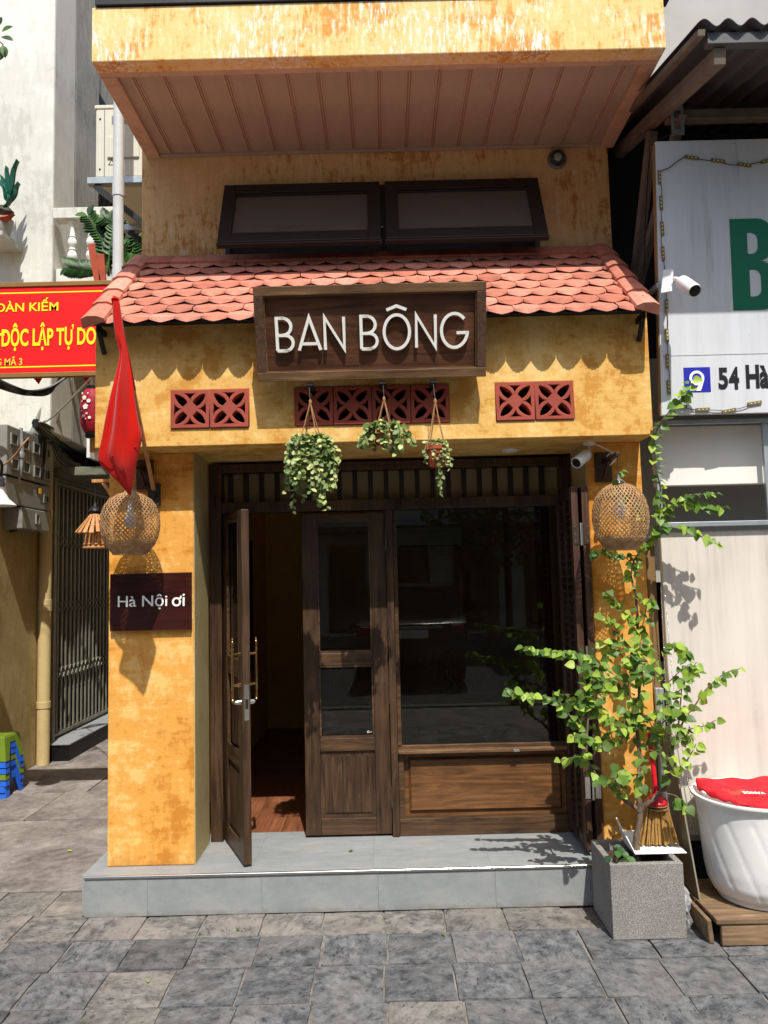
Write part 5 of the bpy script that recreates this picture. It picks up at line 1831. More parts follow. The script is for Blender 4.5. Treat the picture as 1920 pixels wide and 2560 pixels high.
# dustpan on the planter's rim, hand broom in it
dp = thing('dustpan', 'white tray dustpan resting across the back of the stone planter', 'dustpan', (1.26, 3.83, .338))
m = MB()
m.box(1.145, 1.385, 3.735, 3.90, .338, .343)
m.box(1.145, 1.385, 3.8995, 3.905, .338, .395)
m.add([(1.140, 3.735, .338), (1.145, 3.735, .338), (1.145, 3.90, .338), (1.140, 3.90, .338), (1.140, 3.735, .345), (1.145, 3.735, .345), (1.110, 3.90, .46), (1.104, 3.90, .46)], [(0, 1, 5, 4), (1, 2, 6, 5), (2, 3, 7, 6), (3, 0, 4, 7), (4, 5, 6, 7), (0, 3, 2, 1)])
m.build('tray', 'white_plastic', dp, bevel=.002)
bm2 = thing('broom', 'straw hand broom with red handle standing in the white dustpan', 'broom', (1.30, 3.84, .345))
st = MB()
for i in range(120):
    f = random.uniform(-1, 1)
    g = random.uniform(-1, 1)
    top_ = Vector((1.292 + f * .046, 3.845 + g * .014, .545))
    bot_ = Vector((1.288 + f * .092, 3.835 + g * .028, .347 + random.uniform(0, .014)))
    st.tube([bot_, bot_.lerp(top_, .5) + Vector((random.uniform(-.004, .004), 0, 0)), top_], [.0042, .0046, .0034], 4, False)
st.build('bristles', 'straw', bm2, kind='stuff')
MB().lathe([(.050, .538), (.052, .545), (.046, .556), (.018, .585), (.013, .60)], Vector((1.292, 3.845, 0)), 16).build('collar', 'plastic_red', bm2, smooth=True)
for z in (.515, .53):
    MB().lathe([(.0, z), (.051, z), (.051, z + .005), (.0, z + .005)], Vector((1.292, 3.845, 0)), 16, cap=False).build('binding', 'rope', bm2)
MB().tube([(1.292, 3.845, .59), (1.288, 3.86, .72), (1.285, 3.88, .88)], [.012, .011, .010], 10).build('handle', 'plastic_red', bm2, smooth=True)
# board leaning beside the plinth
lb = MB().hexa([(1.432, 3.74, .125), (1.440, 3.74, .125), (1.440, 3.98, .125), (1.432, 3.98, .125), (1.402, 3.93, .86), (1.410, 3.93, .86), (1.410, 4.10, .86), (1.402, 4.10, .86)]).build('leaning_board', 'sheet_board', None, bevel=.001)
tag(lb, 'thin grey brown board leaning on edge between planter and white pot', 'board')
# crumpled clear bag behind the planter
bag = MB()
for j in range(11):
    for k in range(14):
        a = 2 * math.pi * k / 14
        f = j / 10
        r = .045 * math.sin(math.pi * min(.97, .08 + f * .9)) ** .7 * (1 + .28 * math.sin(k * 2.3 + j * 1.7))
        bag.v.append(Vector((1.352 + .6 * r * math.cos(a) + .008 * math.sin(j), 3.72 + r * math.sin(a), .004 + .20 * f)))
bag.f = [(j * 14 + k, j * 14 + (k + 1) % 14, (j + 1) * 14 + (k + 1) % 14, (j + 1) * 14 + k) for j in range(10) for k in range(14)]
bg = bag.build('plastic_bag', 'plastic_bag', None, smooth=True, sharp=25)
tag(bg, 'crumpled clear plastic bag squeezed beside the stone planter', 'bag')
# beaded blind chain hanging in a loop
ch = []
for a, b in (((1652, 1470), (1668, 1800)), ((1668, 1800), (1682, 2010)), ((1682, 2010), (1692, 2068)), ((1692, 2068), (1712, 2084)), ((1712, 2084), (1730, 2062)), ((1730, 2062), (1728, 2000)), ((1728, 2000), (1700, 1840)), ((1700, 1840), (1682, 1700)), ((1682, 1700), (1662, 1480))):
    pa, pb = P(a[0], a[1], Y=4.035), P(b[0], b[1], Y=4.035)
    n = max(1, int((pb - pa).length / .0105))
    ch += [pa.lerp(pb, i / n) for i in range(n)]
cm_ = MB()
for p in ch:
    r = .0042
    cm_.add([p + Vector(q) * r for q in ((1, 0, 0), (-1, 0, 0), (0, 1, 0), (0, -1, 0), (0, 0, 1), (0, 0, -1))], [(0, 2, 4), (2, 1, 4), (1, 3, 4), (3, 0, 4), (2, 0, 5), (1, 2, 5), (3, 1, 5), (0, 3, 5)])
chain = cm_.build('bead_chain', 'steel', None, smooth=True, sharp=120)
tag(chain, 'long beaded blind chain hanging in a loop beside the cream shutter', 'chain')

# ------------------------------------------------------------------ the shop on the right
nb = thing('neighbour_shop', 'shop with cream shutter and grey fascia under a tin awning', 'building', (2.6, 4.4, 0))
MB().box(1.462, 4.6, 4.070, 4.11, .305, 1.868).build('cream_shutter', 'shutter_cream', nb, bevel=.006)
MB().box(1.458, 4.6, 4.060, 4.085, .285, .304).build('shutter_foot', 'galvanised', nb)
MB().box(1.47, 4.6, 4.10, 4.16, 2.118, 2.44).build('fascia', 'wall_white', nb, bevel=.004)
MB().box(1.47, 4.6, 4.40, 4.46, 1.6, 2.9).build('recess_wall', 'wall_grey', nb)
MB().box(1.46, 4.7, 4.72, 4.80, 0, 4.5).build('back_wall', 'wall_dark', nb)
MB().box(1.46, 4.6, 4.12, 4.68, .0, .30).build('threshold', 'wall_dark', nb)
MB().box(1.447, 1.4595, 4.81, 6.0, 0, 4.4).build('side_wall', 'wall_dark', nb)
g = MB()
g.box(1.447, 1.470, 4.035, 4.058, 1.90, 2.455)
g.box(2.022, 2.048, 4.035, 4.058, 1.918, 2.436)
g.box(2.622, 2.648, 4.035, 4.058, 1.918, 2.436)
g.box(1.4705, 4.6, 4.034, 4.057, 2.437, 2.462)
g.box(1.4705, 4.6, 4.034, 4.057, 1.892, 1.917)
g.build('tube_frame', 'galvanised', nb, bevel=.002)
MB().box(1.404, 1.452, 4.140, 4.20, .002, 1.80).build('guide_rail', 'guide_brown', nb, bevel=.003)
MB().box(1.404, 1.446, 4.10, 4.139, .002, 1.05).build('guide_post', 'galvanised', nb, bevel=.003)
MB().box(1.9, 4.6, 6.0, 6.2, 3.0, 9.0).build('rear_wall', 'wall_grey', nb)
tall = thing('tall_house', 'pale grey house wall rising behind the tin awning', 'building', (2.2, 6.4, 0))
MB().box(1.6, P(1868, 30, Y=6.4).x, 6.4, 9.0, 0, 12).build('wall', 'wall_grey', tall)
sb = thing('white_signboard', 'large white signboard with green letter B and blue address logo', 'sign', (2.3, 3.93, 2.46))
bb, bt = 3.93, 3.875
zb_, zt_ = 2.470, 3.92
def yb2(z):
    return bb + (bt - bb) * (z - zb_) / (zt_ - zb_)
TILT = Euler((math.atan2(zt_ - zb_, bt - bb), 0, 0))
m = MB().hexa([(1.452, bb, zb_), (3.6, bb, zb_), (3.6, bb + .03, zb_), (1.452, bb + .03, zb_), (1.478, bt, zt_), (3.6, bt, zt_), (3.6, bt + .03, zt_), (1.478, bt + .03, zt_)])
m.build('panel', 'sign_white', sb)
m = MB().hexa([(1.446, bb + .004, zb_), (1.4515, bb + .004, zb_), (1.4515, bb + .034, zb_), (1.446, bb + .034, zb_), (1.471, bt + .004, zt_ - .01), (1.4775, bt + .004, zt_ - .01), (1.4775, bt + .034, zt_ - .01), (1.471, bt + .034, zt_ - .01)])
m.build('edge_trim', 'guide_brown', sb)
def BP(u, v, lift=.0):
    """photo pixel -> point on the tilted panel"""
    p = P(u, v, Y=bb)
    for _ in range(6):
        p = P(u, v, Y=yb2(p.z) - lift)
    return p
def print_on(name, me, u, v, lift):
    link(name, me, sb, loc=BP(u, v, lift), rot=TILT)
k = (BP(1900, 660) - BP(1800, 660)).length / 100.0          # metres per photo pixel on the panel
def bowl(x0, y0, y1, w, r, n=8):
    return [(x0 + w - r, y0)] + [(x0 + w - r + r * math.sin(R(a)), y0 + r - r * math.cos(R(a))) for a in range(0, 91, 15)] + [(x0 + w - r + r * math.cos(R(a)), y1 - r + r * math.sin(R(a))) for a in range(0, 91, 15)]
outer = [(0, 0)] + bowl(0, 0, 122, 112, 40) + [(92, 122)] + bowl(0, 124, 232, 106, 38) + [(0, 232)]
h1 = [(44, 34)] + bowl(44, 34, 102, 28, 18) + [(44, 102)]
h2 = [(42, 142)] + bowl(42, 142, 196, 26, 18) + [(42, 196)]
gb = flat_shape('letter_print', [[(x * k, y * k) for x, y in q] for q in (outer, h1, h2)], .002, 'print_green')
print_on('letter_print', gb, 1834, 776, .0015)
sq = MB().box(0, 66 * k, 0, 62 * k, -.0008, .0008).mesh('logo_square', 'print_blue')
print_on('logo_square', sq, 1711, 981, .0012)
ring = flat_shape('logo_mark', [[(18.5 * k * math.cos(R(a)), 18.5 * k * math.sin(R(a))) for a in range(0, 360, 15)], [(12 * k * math.cos(R(a)), 12 * k * math.sin(R(a))) for a in range(0, 360, 15)]], .0012, 'white_letter')
print_on('logo_mark', ring, 1742, 945, .0032)
tail = flat_shape('logo_mark', [[(18 * k, 2 * k), (18.5 * k, -4 * k), (9 * k, -32 * k), (-3 * k, -32 * k), (-3 * k, -28 * k), (5 * k, -17 * k)]], .001, 'white_letter')
print_on('logo_mark', tail, 1742, 945, .0040)
for txt, u0, u1, v0, v1 in (('5', 1797, 1821, 974, 919), ('4', 1823, 1849, 974, 917), ('Hà', 1866, 1924, 972, 912), ('ng', 1932, 1984, 984, 928)):
    tmn = fit(text_mesh('lettering', txt, .1, .0015, 'print_black', .004), 0, (u1 - u0) * k, 0, (v0 - v1) * k)
    print_on('lettering', tmn, u0, v0, .0015)
MB().box(1.47, 3.6, yb2(2.777) - .0012, yb2(2.777) + .002, 2.7765, 2.7785).build('joint_line', 'cap_grey', sb)
leds = [(1729, 395, -10), (1794, 403, -8), (1860, 413, -9), (1918, 403, 12), (1648, 444, 90), (1652, 508, 91), (1655, 572, 92), (1657, 634, 92), (1666, 766, 88), (1667, 839, 92), (1668, 903, 89), (1671, 968, 92), (1699, 1016, -4), (1756, 1024, 2), (1822, 1027, 10), (1886, 1008, 8)]
lm_ = MB().box(-.036, .036, -.008, .008, 0, .007).mesh('led_module', 'led_case')
ld_ = MB()
for x in (-.02, 0, .02):
    ld_.lathe([(.0035, .0072), (.003, .009)], (x, 0, 0), 8)
ldm = ld_.mesh('led_dot', 'led_dot')
prev = None
for u, v, a in leds:
    p = BP(u, v, .002)
    M = TILT.to_matrix() @ Euler((0, 0, R(a))).to_matrix()
    link('led_module', lm_, sb, loc=p, rot=M.to_euler())
    link('led_dot', ldm, sb, loc=p, rot=M.to_euler())
    if prev is not None and (u, v) not in ((1648, 444), (1699, 1016)):
        mid = (prev + p) / 2 + Vector((random.uniform(-.008, .008), -.006, random.uniform(-.012, .004)))
        MB().tube(spline([prev + Vector((0, -.003, 0)), mid, p + Vector((0, -.003, 0))], 5), .002, 5).build('led_wire', 'cable', sb)
    prev = p
MB().tube(spline([BP(1648, 428, .005), BP(1672, 420, .006), BP(1690, 406, .006), BP(1712, 392, .005)], 5), .0025, 5).build('led_wire', 'cable', sb)

# camera in front of the signboard
cb = P(1662, 704, Y=3.80)
c2 = bullet_camera('white security camera with junction box in front of the white signboard', cb, [P(1686, 697, Y=3.78), P(1694, 698, Y=3.76), P(1700, 702, Y=3.74)], P(1738, 728, Y=3.62), P(1703, 703, Y=3.74), .034)
MB().hexa([P(1652, 733, Y=3.80), P(1681, 728, Y=3.79), P(1681, 728, Y=3.85), P(1652, 733, Y=3.86), P(1658, 675, Y=3.80), P(1684, 673, Y=3.79), P(1684, 673, Y=3.85), P(1658, 675, Y=3.86)]).build('junction_box', 'white_plastic', c2, bevel=.003)
MB().bar((1.432, 4.56, 3.16), (1.447, 3.86, 3.135), .022, .022).build('arm', 'galvanised', c2)

# tin awning over the signboard
aw = thing('tin_awning', 'corrugated tin awning on rough timber beams above the white signboard', 'awning', (2.4, 4.0, 4.05))
AX0, AX1, AY0, AY1, AZ0, AZ1 = 1.447, 3.9, 3.215, 4.72, 4.08, 4.46
m = MB()
n = 23 * 10
for j, (y, z) in enumerate(((AY0, AZ0), (AY1, AZ1))):
    for i in range(n + 1):
        x = AX0 + (AX1 - AX0) * i / n
        m.v.append(Vector((x, y, z + .018 * math.sin(2 * math.pi * (x - AX0) / .106))))
m.f = [(i, i + 1, n + 2 + i, n + 1 + i) for i in range(n)]
o = m.build('corrugated_sheet', 'tin_roof', aw, smooth=True, sharp=80)
so = o.modifiers.new('thick', 'SOLIDIFY')
so.thickness = .004
MB().box(AX0 + .05, AX1, AY0 + .03, AY0 + .075, AZ0 - .075, AZ0 - .022).build('front_purlin', 'tin_roof', aw, bevel=.003)
MB().bar((AX0 + .115, AY0 + .06, AZ0 - .115), (AX0 + .115, AY1, AZ1 - .115), .055, .075).build('rafter', 'timber_grey', aw, bevel=.004)
MB().bar((AX0 + .02, AY0 + .02, AZ0 - .03), (AX0 + .02, AY1, AZ1 - .03), .035, .03).build('edge_batten', 'timber_grey', aw, bevel=.003)
MB().box(AX0 + .145, AX1, 3.97, 4.03, AZ0 + .02, AZ0 + .075).build('cross_beam', 'timber_grey', aw, bevel=.004)
MB().bar((AX0 + .12, 4.15, AZ0 + .06), (1.51, 4.66, 2.9), .05, .05).build('brace', 'timber_grey', aw, bevel=.003)
MB().bar((AX0 + .21, 3.955, AZ0 + .04), (AX0 + .10, 4.45, 3.35), .045, .045).build('brace', 'timber_grey', aw, bevel=.003)
pl = MB()
AZ0 += .26
for a, b, c, d in ((1.60, 1.668, AZ0 - .34, AZ0 - .31), (1.60, 1.668, AZ0 - .20, AZ0 - .15), (1.60, 1.615, AZ0 - .31, AZ0 - .20), (1.652, 1.668, AZ0 - .31, AZ0 - .20), (1.615, 1.652, AZ0 - .26, AZ0 - .245)):
    pl.box(a, b, 3.952, 3.957, c, d)
pl.build('steel_plate', 'galvanised', aw)
AZ0 -= .26
lw = [Vector((1.58, 3.9, AZ0 - .1)), Vector((1.50, 3.98, 3.95)), Vector((1.47, 4.02, 3.7)), Vector((1.46, 4.1, 3.3))]
MB().tube(spline(lw, 6), .003, 5).build('cable', 'cable', aw)

# bare pole with a twig above the awning
pk = thing('roof_pole', 'thin red brown pole with a bare branch above the tin awning', 'pole', (3.4, 6.4, 6))
pa, pb_ = P(1890, 48, Y=6.3), P(1886, -40, Y=6.3)
MB().tube([pa + Vector((0, 0, -3.0)), pa, pb_], .03, 8).build('pole', 'brick_red', pk, smooth=True)
MB().tube([P(1892, 45, Y=6.28), P(1900, 15, Y=6.26), P(1912, -20, Y=6.25)], .014, 6).build('branch', 'bark', pk, smooth=True)

# ------------------------------------------------------------------ house on the left of the alley
lh = thing('left_house', 'cream plastered house with a balcony along the alley', 'building', (-4.5, 7.0, 0))
AXW = -3.30
box('upper_wall', 'plaster_cream', lh, -7.5, -3.02, 6.90, 7.4, 3.05, 11, .02)
box('upper_side_wall', 'plaster_grey', lh, -7.5, -3.022, 7.402, 7.95, 3.05, 11, .01)
grid_y = [7.96, 8.25, 9.35, 14]
sw = MB()
sw.box(-7.5, -3.03, 7.952, 14, 3.05, 4.3)
sw.box(-7.5, -3.03, 7.952, 8.05, 4.301, 11)
sw.box(-7.5, -3.03, 9.6, 14, 4.301, 11)
sw.box(-7.5, -3.03, 8.051, 9.599, 6.35, 6.6)
sw.box(-7.5, -3.03, 8.051, 9.599, 7.6, 11)
sw.box(-7.5, -3.06, 8.051, 9.599, 6.601, 7.599)
sw.box(-7.5, -3.25, 8.051, 9.599, 4.301, 6.349)
sw.build('side_wall', 'plaster_grey', lh)
for z in (7.0, 6.78):
    MB().box(-3.0595, -3.05, 8.06, 9.5, z, z + .10).build('window_slot', 'black', lh)
lat = MB()
for i in range(13):
    y = 8.06 + i * .125
    for kk in range(10):
        zz = 4.35 + kk * .2
        lat.tube([Vector((-3.10, y + .06 + .055 * math.cos(R(a)), zz + .09 + .09 * math.sin(R(a)))) for a in range(0, 361, 45)], .010, 4, False)
lat.build('lattice', 'dark_metal', lh, kind='stuff')
MB().box(-3.2495, -3.20, 8.06, 9.59, 4.31, 6.34).build('lattice_backing', 'black', lh)
box('lower_wall', 'plaster_alley', lh, -7.5, AXW, 4.4, 7.50, 0, 3.04, .01)
box('gate_wall', 'plaster_grey', lh, -7.5, AXW, 7.502, 14, 2.72, 3.04, .01)
box('gate_recess', 'black', lh, -7.5, AXW - .25, 7.502, 14, 0, 2.719)
MB().box(AXW - .24, AXW - .002, 10.2, 14, 0, 2.718).build('far_wall', 'plaster_alley', lh)
cano = MB().box(AXW + .002, -2.70, 7.55, 10.4, 2.74, 2.83).build('door_canopy', 'moss_concrete', lh, bevel=.01)
gp = MB().box(AXW - .22, -3.04, 7.44, 10.4, .002, .15).build('gate_plinth', 'black', lh, bevel=.003)
for i in range(5):
    box('plinth_slab', 'slab_grey', gp, AXW - .2, -3.03, 7.43 + i * .5, 7.926 + i * .5, .151, .163, .002)
# window with pale frame above the canopy
wp0, wp1 = P(172, 1076, X=-3.01), P(250, 1105, X=-3.01)
wf = MB()
y0, y1, z0, z1 = 7.75, 9.4, 2.95, 4.2
for a, b, c, d in ((y0, y0 + .09, z0, z1), (y1 - .09, y1, z0, z1), (y0 + .09, y1 - .09, z0, z0 + .09), (y0 + .09, y1 - .09, z1 - .09, z1)):
    wf.box(-3.02, -2.985, a, b, c, d)
wfo = wf.build('alley_window', 'white_plastic', lh, bevel=.004)
MB().box(-3.0195, -3.01, y0 + .09, y1 - .09, z0 + .09, z1 - .09).build('pane', 'glass_grey', wfo)

# balcony of the left house
bc_ = MB().box(-3.0, -2.25, 6.93, 8.2, 4.42, 4.60).build('balcony', 'plaster_cream', lh, bevel=.01)
box('handrail', 'plaster_cream', bc_, -3.005, -2.25, 6.86, 6.99, 5.05, 5.155, .008)
bp = [(.045, 0), (.045, .03), (.028, .04), (.024, .06), (.040, .085), (.046, .11), (.040, .14), (.026, .16), (.034, .17), (.034, .18), (.024, .19), (.038, .215), (.044, .24), (.036, .27), (.026, .285), (.032, .295), (.024, .31), (.020, .37), (.026, .40), (.036, .41), (.036, .425), (.045, .43), (.045, .449)]
bmesh_ = MB().lathe(bp, n=14).mesh('baluster', 'white_plastic', True, 50)
for x in (-2.845, -2.672, -2.50, -2.33):
    link('baluster', bmesh_, bc_, loc=(x, 6.925, 4.601))
rag = MB()
for j in range(6):
    for k in range(12):
        a = 2 * math.pi * k / 12
        r = .11 * math.cos(j / 5 * 1.4) * (1 + .3 * math.sin(k * 2.1 + j))
        rag.v.append(Vector((-2.80 + 1.4 * r * math.cos(a), 7.12 + r * math.sin(a), 4.601 + .16 * j / 5)))
rag.f = [(j * 12 + k, j * 12 + (k + 1) % 12, (j + 1) * 12 + (k + 1) % 12, (j + 1) * 12 + k) for j in range(5) for k in range(12)]
tag(rag.build('rag_heap', 'rag', None, smooth=True, sharp=35), 'heap of pale pink rags on the balcony behind the balusters', 'rags')

# glossy plant on the balcony edge
zz = thing('balcony_plant', 'dark glossy plant with feathered leaves growing beside the white balustrade', 'plant', (-2.3, 6.6, 4.2))
zm, ztn, zst = MB(), [], MB()
random.seed(5)
for pts in ([(272, 690), (262, 620), (240, 575), (220, 540)], [(300, 680), (310, 620), (322, 575), (318, 540)], [(262, 690), (236, 676), (200, 672), (172, 668)], [(282, 690), (270, 640), (258, 590), (268, 560)], [(318, 690), (330, 640), (334, 600), (338, 590)], [(268, 680), (280, 600), (286, 560), (262, 545)], [(322, 690), (312, 660), (302, 640), (298, 620)]):
    yy = random.uniform(6.45, 6.65)
    path = spline([P(u, v, Y=yy) for u, v in pts], 6)
    zst.tube(path, [.012 - .009 * i / (len(path) - 1) for i in range(len(path))], 6)
    for i in range(3, len(path)):
        tg = (path[i] - path[i - 1]).normalized()
        for sd in (-1, 1):
            side = tg.cross(Vector((0, -1, 0))).normalized() * sd
            leaf_geo(zm, ztn, path[i], side * .8 + tg * .7, Vector((0, -1, .5)), random.uniform(.09, .13), .75)
zst.build('stems', 'leaf_dark', zz)
leaf_mass('leaflets', 'leaf_dark', zm, ztn, zz)
MB().box(-2.55, -2.02, 6.42, 6.78, 4.02, 4.16).build('trough', 'brick_red', zz, bevel=.01)
MB().bar((-2.55, 6.74, 4.0), (-2.95, 6.9, 4.3), .04, .04).bar((-2.05, 6.74, 4.05), (-2.25, 6.94, 4.44), .04, .04).build('trough_bracket', 'dark_metal', zz)
for i, (u0, v0, u1, v1) in enumerate(((228, 610, 246, 695), (252, 636, 258, 698))):
    a, b = P(u0, v0, Y=6.41), P(u1, v1, Y=6.41)
    tag(MB().bar(a, b + Vector((0, 0, -.05)), .06, .02, (0, 1, 0)).build('plank', 'terracotta', None, bevel=.003), ('tall' if i == 0 else 'short') + ' reddish plank standing in front of the balcony plant', 'plank')

# outdoor unit on its bracket, downpipe
oc = thing('outdoor_unit', 'beige air conditioner outdoor unit on a steel wall bracket', 'air conditioner', (-1.8, 5.6, 4.56))
MB().box(-2.02, -1.66, 5.30, 6.1, 4.575, 5.115).build('casing', 'ac_beige', oc, bevel=.014)
MB().box(-2.026, -1.654, 5.294, 6.106, 5.095, 5.125).build('lid', 'ac_beige', oc, bevel=.006)
m = MB()
m.add([(-1.90, 5.297, 5.04), (-1.74, 5.297, 5.04), (-1.74, 5.297, 4.98), (-1.90, 5.297, 4.98), (-1.87, 5.29, 5.0), (-1.77, 5.29, 5.0)], [(0, 1, 2, 3)])
m.build('handle_recess', 'cap_grey', oc)
MB().box(-1.93, -1.70, 5.286, 5.2995, 4.72, 4.88).build('service_cover', 'ac_beige', oc, bevel=.006)
MB().box(-1.955, -1.950, 5.2965, 5.2995, 4.58, 5.09).build('panel_seam', 'cap_grey', oc)
for z in (4.64, 5.02):
    MB().lathe([(.008, 0), (.006, -.004)], (-1.985, 5.2995, z), 8, 'Y').build('screw', 'dark_metal', oc)
tri = flat_shape('warning_mark', [[(-.024, -.02), (.024, -.02), (0, .024)], [(-.018, -.016), (.018, -.016), (0, .017)]], .001, 'print_black')
link('warning_mark', tri, oc, loc=(-1.90, 5.2985, 4.69), rot=UPRIGHT)
for y in (5.28, 6.02):
    MB().box(-2.07, -1.452, y, y + .06, 4.525, 4.573).build('bracket_arm', 'galvanised', oc, bevel=.003)
for y in (5.31, 6.05):
    MB().bar((-2.02, y, 4.52), (-1.452, y, 4.05), .04, .04, (0, 1, 0)).build('bracket_strut', 'dark_metal', oc)
MB().tube(spline([(-1.66, 5.35, 4.70), (-1.56, 5.34, 4.80), (-1.52, 5.34, 4.6), (-1.50, 5.35, 4.3), (-1.47, 5.36, 3.8)], 6), .035, 8).build('insulated_pipe', 'white_plastic', oc, smooth=True)
dpipe = thing('downpipe', 'pale plastic downpipe running up beside the yellow wall', 'pipe', (-1.676, 4.80, 3.2))
MB().tube([(-1.676, 4.80, 3.0), (-1.676, 4.80, 6.6)], .034, 16).build('pipe', 'pipe_pvc', dpipe, smooth=True)
for z in (4.23, 3.62):
    MB().lathe([(.034, z - .06), (.0385, z - .058), (.0385, z + .058), (.034, z + .06)], Vector((-1.676, 4.80, 0)), 16, cap=False).build('coupling', 'pipe_pvc', dpipe, smooth=True)
for z in (3.45, 4.9):
    MB().box(-1.66, -1.44, 4.79, 4.81, z, z + .02).build('clip', 'galvanised', dpipe)

# red banner across the alley mouth
bn_ = thing('banner', 'red banner with yellow capitals ĐỘC LẬP TỰ DO in a bronze frame', 'banner', (-2.4, 4.75, 2.97))
NX0, NX1, NZ0, NZ1, NY = -3.25, -1.49, 2.975, 3.592, 4.75
MB().box(NX0, NX1, NY, NY + .02, NZ0 + .03, NZ1 - .03).build('panel', 'banner_red', bn_)
for a in ((NX0, NX1, NZ0, NZ0 + .0295), (NX0, NX1, NZ1 - .0295, NZ1), (NX0, NX0 + .03, NZ0 + .03, NZ1 - .03)):
    MB().box(a[0], a[1], NY - .008, NY + .03, a[2], a[3]).build('frame', 'banner_frame', bn_, bevel=.003)
for z in (NZ0 + .068, NZ1 - .068):
    MB().box(NX0 + .05, NX1, NY - .0012, NY - .0002, z - .004, z + .004).build('yellow_line', 'print_yellow', bn_)
for txt, mat, u0, u1, v0, v1, bold in (('OÀN KIẾM', 'print_yellow', -12, 146, 779, 745, .0015), ('H', 'print_yellow', -42, -17, 779, 756, .003), ('DỘC LẬP TỰ DO', 'print_yellow', 4, 240, 876, 806, .0025), ('G MÃ 3', 'print_gold', -10, 56, 914, 892, .002), ('HÀN', 'print_gold', -52, -14, 915, 892, .004)):
    a, b = P(u0, v0, Y=NY), P(u1, v0, Y=NY)
    hgt = P(u1, v1, Y=NY).z - b.z
    tmn = fit(text_mesh('lettering', txt, .1, .002, mat, bold), 0, b.x - a.x, 0, hgt)
    link('lettering', tmn, bn_, loc=(a.x, NY - .0022, (a.z + b.z) / 2), rot=UPRIGHT)
a_ = P(3, 838, Y=NY)
MB().box(a_.x - .022, a_.x + .022, NY - .0034, NY - .0014, a_.z - .004, a_.z + .012).build('letter_bar', 'print_yellow', bn_)
MB().bar((-1.60, 4.80, 3.3), (-1.452, 4.80, 3.3), .03, .03).bar((-1.55, 4.785, 3.05), (-1.55, 4.785, 3.55), .025, .025).build('wall_arm', 'dark_metal', bn_)
for u in (214, 90):
    q = P(u, 945, Y=5.0)
    pn = MB().add([(q.x - .09, 5.0, q.z + .09), (q.x + .09, 5.0, q.z + .09), (q.x + .02, 4.995, q.z - .045), (q.x - .09, 5.003, q.z + .09), (q.x + .09, 5.003, q.z + .09), (q.x + .02, 4.998, q.z - .045)], [(0, 1, 2), (5, 4, 3), (0, 2, 5, 3), (1, 4, 5, 2), (0, 3, 4, 1)])
    o = pn.build('bunting_flag', 'flag_red', None)
    tag(o, 'small red triangular bunting flag hanging behind the red banner', 'bunting', 'bunting flags behind the banner')
bl_ = [P(-40, 920, Y=5.0), P(60, 930, Y=5.0), P(160, 934, Y=5.0), P(260, 920, Y=5.0)]
tag(MB().tube(spline(bl_, 6), .003, 5).build('bunting_line', 'cable', None), 'thin dark line carrying the small red bunting flags', 'line')

# paper lantern
lt0 = Vector((-2.06, 5.4, 0))
ln = thing('paper_lantern', 'dark red ribbed paper lantern with white blossoms beside the alley', 'lantern', (lt0.x, lt0.y, 2.72))
pr = []
for i in range(41):
    f = i / 40
    r = .088 * (1 - abs(2 * f - 1) ** 3.2 * .42)
    r += .0022 * abs(math.sin(f * math.pi * 16)) - .001
    pr.append((r, 2.735 + .315 * f))
MB().lathe(pr, lt0, 32).build('shade', 'lantern_red', ln, smooth=True, sharp=70)
MB().lathe([(.05, 2.705), (.052, 2.735)], lt0, 20).build('foot_ring', 'black', ln)
MB().lathe([(.05, 3.05), (.05, 3.075)], lt0, 20).build('top_ring', 'black', ln)
MB().box(lt0.x - .018, lt0.x + .018, 5.39, 5.41, 2.60, 2.704).build('tag', 'wood_pale', ln)
MB().tube([lt0 + Vector((0, 0, 3.07)), lt0 + Vector((0, 0, 3.19))], .002, 5).build('cord', 'cable', ln)
MB().bar((lt0.x - .03, 5.4, 3.2), (-1.452, 5.4, 3.2), .02, .02).build('arm', 'dark_metal', ln)
random.seed(3)
for (u, v, s_) in ((223, 1001, 9), (226, 1023, 11), (220, 1046, 7), (217, 990, 4), (234, 1009, 8), (216, 1009, 3), (229, 1040, 4), (236, 1050, 6), (218, 990, 4), (232, 990, 3), (214, 1033, 3), (226, 1053, 3)):
    p = P(u, v, Y=5.4)
    dx = max(-.08, min(.08, p.x - lt0.x))
    y = lt0.y - math.sqrt(max(.0004, .0905 ** 2 - dx * dx)) - .002
    a0 = math.asin(dx / .0905)
    fl = MB()
    s2 = s_ * .0031 * .45
    for q in range(5):
        a = R(90 + 72 * q)
        fl.lathe([(s2 * .62, 0), (s2 * .62, -.001 - .0002 * q)], (math.cos(a) * s2 * .75, 0, math.sin(a) * s2 * .75), 7, 'Y')
    link('blossom', fl.mesh('blossom', 'white_letter'), ln, loc=(lt0.x + dx, y, p.z), rot=(0, 0, a0))

# alley wall: downpipe, folding gate, meter boxes, cables
ap = thing('alley_pipe', 'cream painted drainpipe on the alley wall beside the folding gate', 'pipe', (-3.23, 7.30, 0))
MB().tube([(-3.235, 7.32, .002), (-3.235, 7.32, 3.04)], .058, 14).build('pipe', 'pipe_alley', ap, smooth=True)
for z in (.55, 1.45, 1.5, 2.35):
    MB().lathe([(.058, z - .03), (.064, z - .028), (.064, z + .028), (.058, z + .03)], Vector((-3.235, 7.32, 0)), 14, cap=False).build('collar', 'pipe_alley', ap, smooth=True)
gt = thing('folding_gate', 'dark folding metal gate standing on the alley plinth', 'gate', (-3.27, 8.8, .163))
MB().bar((-3.27, 7.56, .164), (-3.27, 7.56, 2.72), .06, .06).build('post', 'gate_metal', gt)
for z in (.19, 2.66):
    MB().box(-3.285, -3.255, 7.6, 10.2, z, z + .03).build('track', 'gate_metal', gt)
